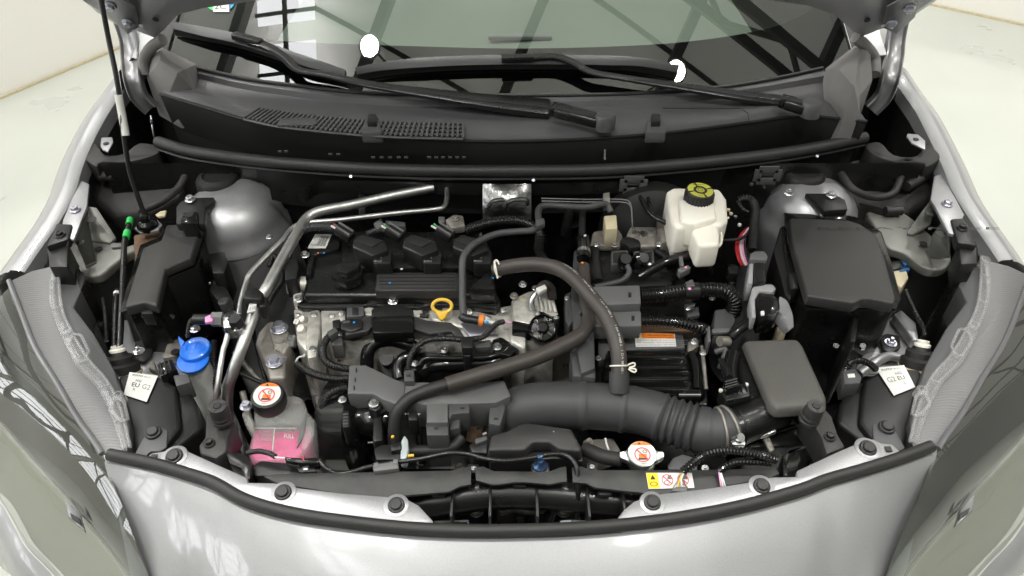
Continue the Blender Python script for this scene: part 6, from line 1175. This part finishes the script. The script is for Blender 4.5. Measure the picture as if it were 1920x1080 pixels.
# bonnet latch zone
t = thing('radiator_support', 'curved black radiator support beam in the latch recess', 'beam', P(960, 920, .80)); bp_ = pts3([(770, 950, .80), (840, 936, .81), (920, 926, .815), (1010, 926, .815), (1100, 934, .81), (1190, 945, .80)]); bm = nb(); tube(bm, crom(bp_, 8), .024, 18); fin(bm, 'beam', 'satin', t)
for px in (850, 920, 1006, 1100, 1165): v = P(px, 928, .825); bm = nb(); boxm(bm, frame(v-V((0, .02, .01))), .004, .05, .05); fin(bm, 'rib', 'black', t, bevel=.001)
for px, py in ((974, 910), (823, 927), (1134, 926)): v = P(px, py, .842); bm = nb(); boxm(bm, frame(v), .02, .008, .008); fin(bm, 'hook', 'black', t, bevel=.002)
t = thing('bonnet_latch', 'black bonnet latch plates with two hex bolts in the recess', 'latch', P(975, 955, .78))
for x, s in ((893, 1), (1057, -1)):
    block('ear', [(x-50*s, 958), (x-25*s, 940), (x+8*s, 932), (x+20*s, 945), (x+10*s, 952), (x-20*s, 955), (x-44*s, 966)], .80, .785, 'satin', t, .002); v = P(x, 955, .79); bm = nb(); lathe(bm, [(S(v, 15), -.008), (S(v, 15), 0)], frame(v, V((0, -.6, .8))), 20); fin(bm, 'pad', 'black', t); bolt(v, S(v, 10), t, 'castdull', V((0, -.6, .8))); block('frame', [(x-80*s, 976), (x-14*s, 974), (x-12*s, 990), (x-16*s, 990), (x-18*s, 978), (x-80*s, 980)], .80, .795, 'grey2', t, .001)
block('claw', [(935, 955), (962, 942), (972, 948), (985, 955), (1010, 950), (1024, 950), (1020, 958), (990, 960), (965, 955), (940, 962)], .79, .78, 'castdull', t, .002); pipe('lever', [(1038, 932, .80), (1036, 955, .79), (1025, 985, .77)], 9, 'gloss', t); block('catch', [(968, 966), (984, 966), (984, 985), (970, 985)], .78, .76, 'gloss', t, .002); pipe('silver_rim', [(1037, 930, .806), (1040, 948, .80)], 1.5, 'steel', t); block('white_block', [(1050, 976), (1072, 974), (1072, 982), (1052, 984)], .79, .78, 'paleblue', t, .001)
for x, y, w in ((888, 880, 'between the long and middle guard flaps'), (1110, 877, 'beside the radiator cap')): t = thing('guard_bracket', 'small metal bracket with screw '+w, 'bracket', P(x, y, .85), 'guard brackets'); block('plate', [(x-10, y+6), (x-10, y-10), (x+10, y-10), (x+10, y+6)], .852, .84, 'black', t, .001); pb(x, y-2, .853, 5, t, 'steel', kind='torx')
# ================================================================ small fittings that fill the bay
rnd = random.Random(3)
t = thing('cylinder_block_front', 'dark cast engine front with studs below the loom cover', 'engine block', P(760, 800, .6))
block('casting', [(600, 760), (700, 740), (900, 770), (930, 830), (900, 880), (620, 880)], .66, .40, 'black', t, .01)
for k in range(14):
    x, y = rnd.uniform(630, 900), rnd.uniform(790, 875); pb(x, y, .662, rnd.uniform(5, 8), t, rnd.choice(['castdull', 'steel']))
for k in range(5): x = 640+k*48; pipe('rib', [(x, 800, .665), (x+8, 870, .665)], 6, 'black', t)
t = thing('lower_pipework', 'dim metal pipes crossing low beside the mount arm', 'pipes', P(470, 720, .6))
for a, b, r, m in (((440, 660), (520, 740), 5, 'castdull'), ((450, 700), (600, 750), 4, 'black'), ((470, 600), (500, 720), 4, 'satin'), ((455, 735), (480, 820), 6, 'castdull')):
    pipe('pipe', [(*a, .72), ((a[0]+b[0])/2, (a[1]+b[1])/2+6, .70), (*b, .68)], r, m, t)
pipe('conduit', [(402, 640, .80), (400, 670, .79), (404, 710, .77), (408, 740, .74)], 7, 'black', t, pitch=.005)
pipe('conduit', [(505, 500, .84), (515, 480, .85), (530, 520, .84), (508, 560, .83), (495, 590, .80)], 5, 'black', t, pitch=.0045)
pb(505, 445, .88, 6, t)
t = thing('bellhousing', 'dark aluminium gearbox casing seen between hoses', 'gearbox', P(1060, 640, .6))
block('casing', [(960, 640), (1100, 620), (1130, 720), (1000, 720)], .70, .45, 'castdull', t, .01)
for k in range(5): pb(985+k*26, 660+(k % 2)*25, .702, 7, t, 'castdull')
t = thing('brake_pipe_clips', 'row of small pale clips on the wall behind white tank', 'clips', P(1400, 420, .88))
for px, py, m in ((1371, 399, 'cream'), (1379, 405, 'steel'), (1387, 420, 'offwhite'), (1366, 392, 'cream'), (1410, 344, 'grey'), (1432, 348, 'steel')): disc('clip', px, py, .915, 3.4, .004, m, t)
t = thing('firewall_fittings', 'scattered studs and grommets on the black firewall', 'fittings', P(700, 370, .92))
for px, py in ((580, 348), (700, 345), (835, 345), (1060, 365), (1130, 352), (1220, 360)):
    v = PY(px, py, 1.318); bolt(v, .006, t, 'castdull', V((0, -1, .2)))
for px, py, r in ((1075, 410, .022), (840, 360, .018), (640, 380, .014)):
    v = PY(px, py, 1.32); bm = nb(); lathe(bm, [(r, 0), (r, .008), (r*.7, .014), (r*.5, .012)], frame(v, V((0, -1, .1))), 20); fin(bm, 'grommet', 'black', t)
t = thing('inverter_bolts', 'plated bolts around the black power control unit edge', 'bolts', P(1310, 700, .83))
for px, py, z, r in ((1122, 672, .835, 6), (1318, 662, .838, 7), (1092, 585, .87, 5), (1335, 560, .86, 6), (1290, 578, .86, 6), (1063, 560, .864, 5), (1250, 470, .872, 6), (1100, 545, .872, 5)): pb(px, py, z, r, t)
t = thing('timing_bolts', 'plated bolts on the cast timing case beside the mount', 'bolts', P(585, 640, .86))
for px, py, z, r in ((588, 590, .858, 7), (586, 655, .857, 7), (622, 592, .851, 6), (640, 588, .851, 6), (558, 590, .848, 5), (640, 626, .851, 6), (880, 585, .847, 7), (915, 596, .847, 6), (944, 582, .85, 6)): pb(px, py, z, r, t)
t = thing('sensor_plug', 'small grey plug with blue dot beside the timing case', 'connector', P(632, 638, .84)); block('plug', [(620, 626), (642, 624), (643, 646), (622, 648)], .845, .81, 'grey', t, .003); disc('blue_dot', 634, 633, .8455, 2, .001, 'cyan', t)
t = thing('front_pump_plug', 'ribbed black plug beside the pump drum', 'connector', P(668, 850, .78)); block('plug', [(640, 770), (655, 768), (656, 800), (642, 802)], .835, .78, 'black', t, .003)
for k in range(4): block('slot', [(643, 775+k*6), (653, 774+k*6), (653, 777+k*6), (643, 778+k*6)], .8356, .834, 'grey2', t, .0003)
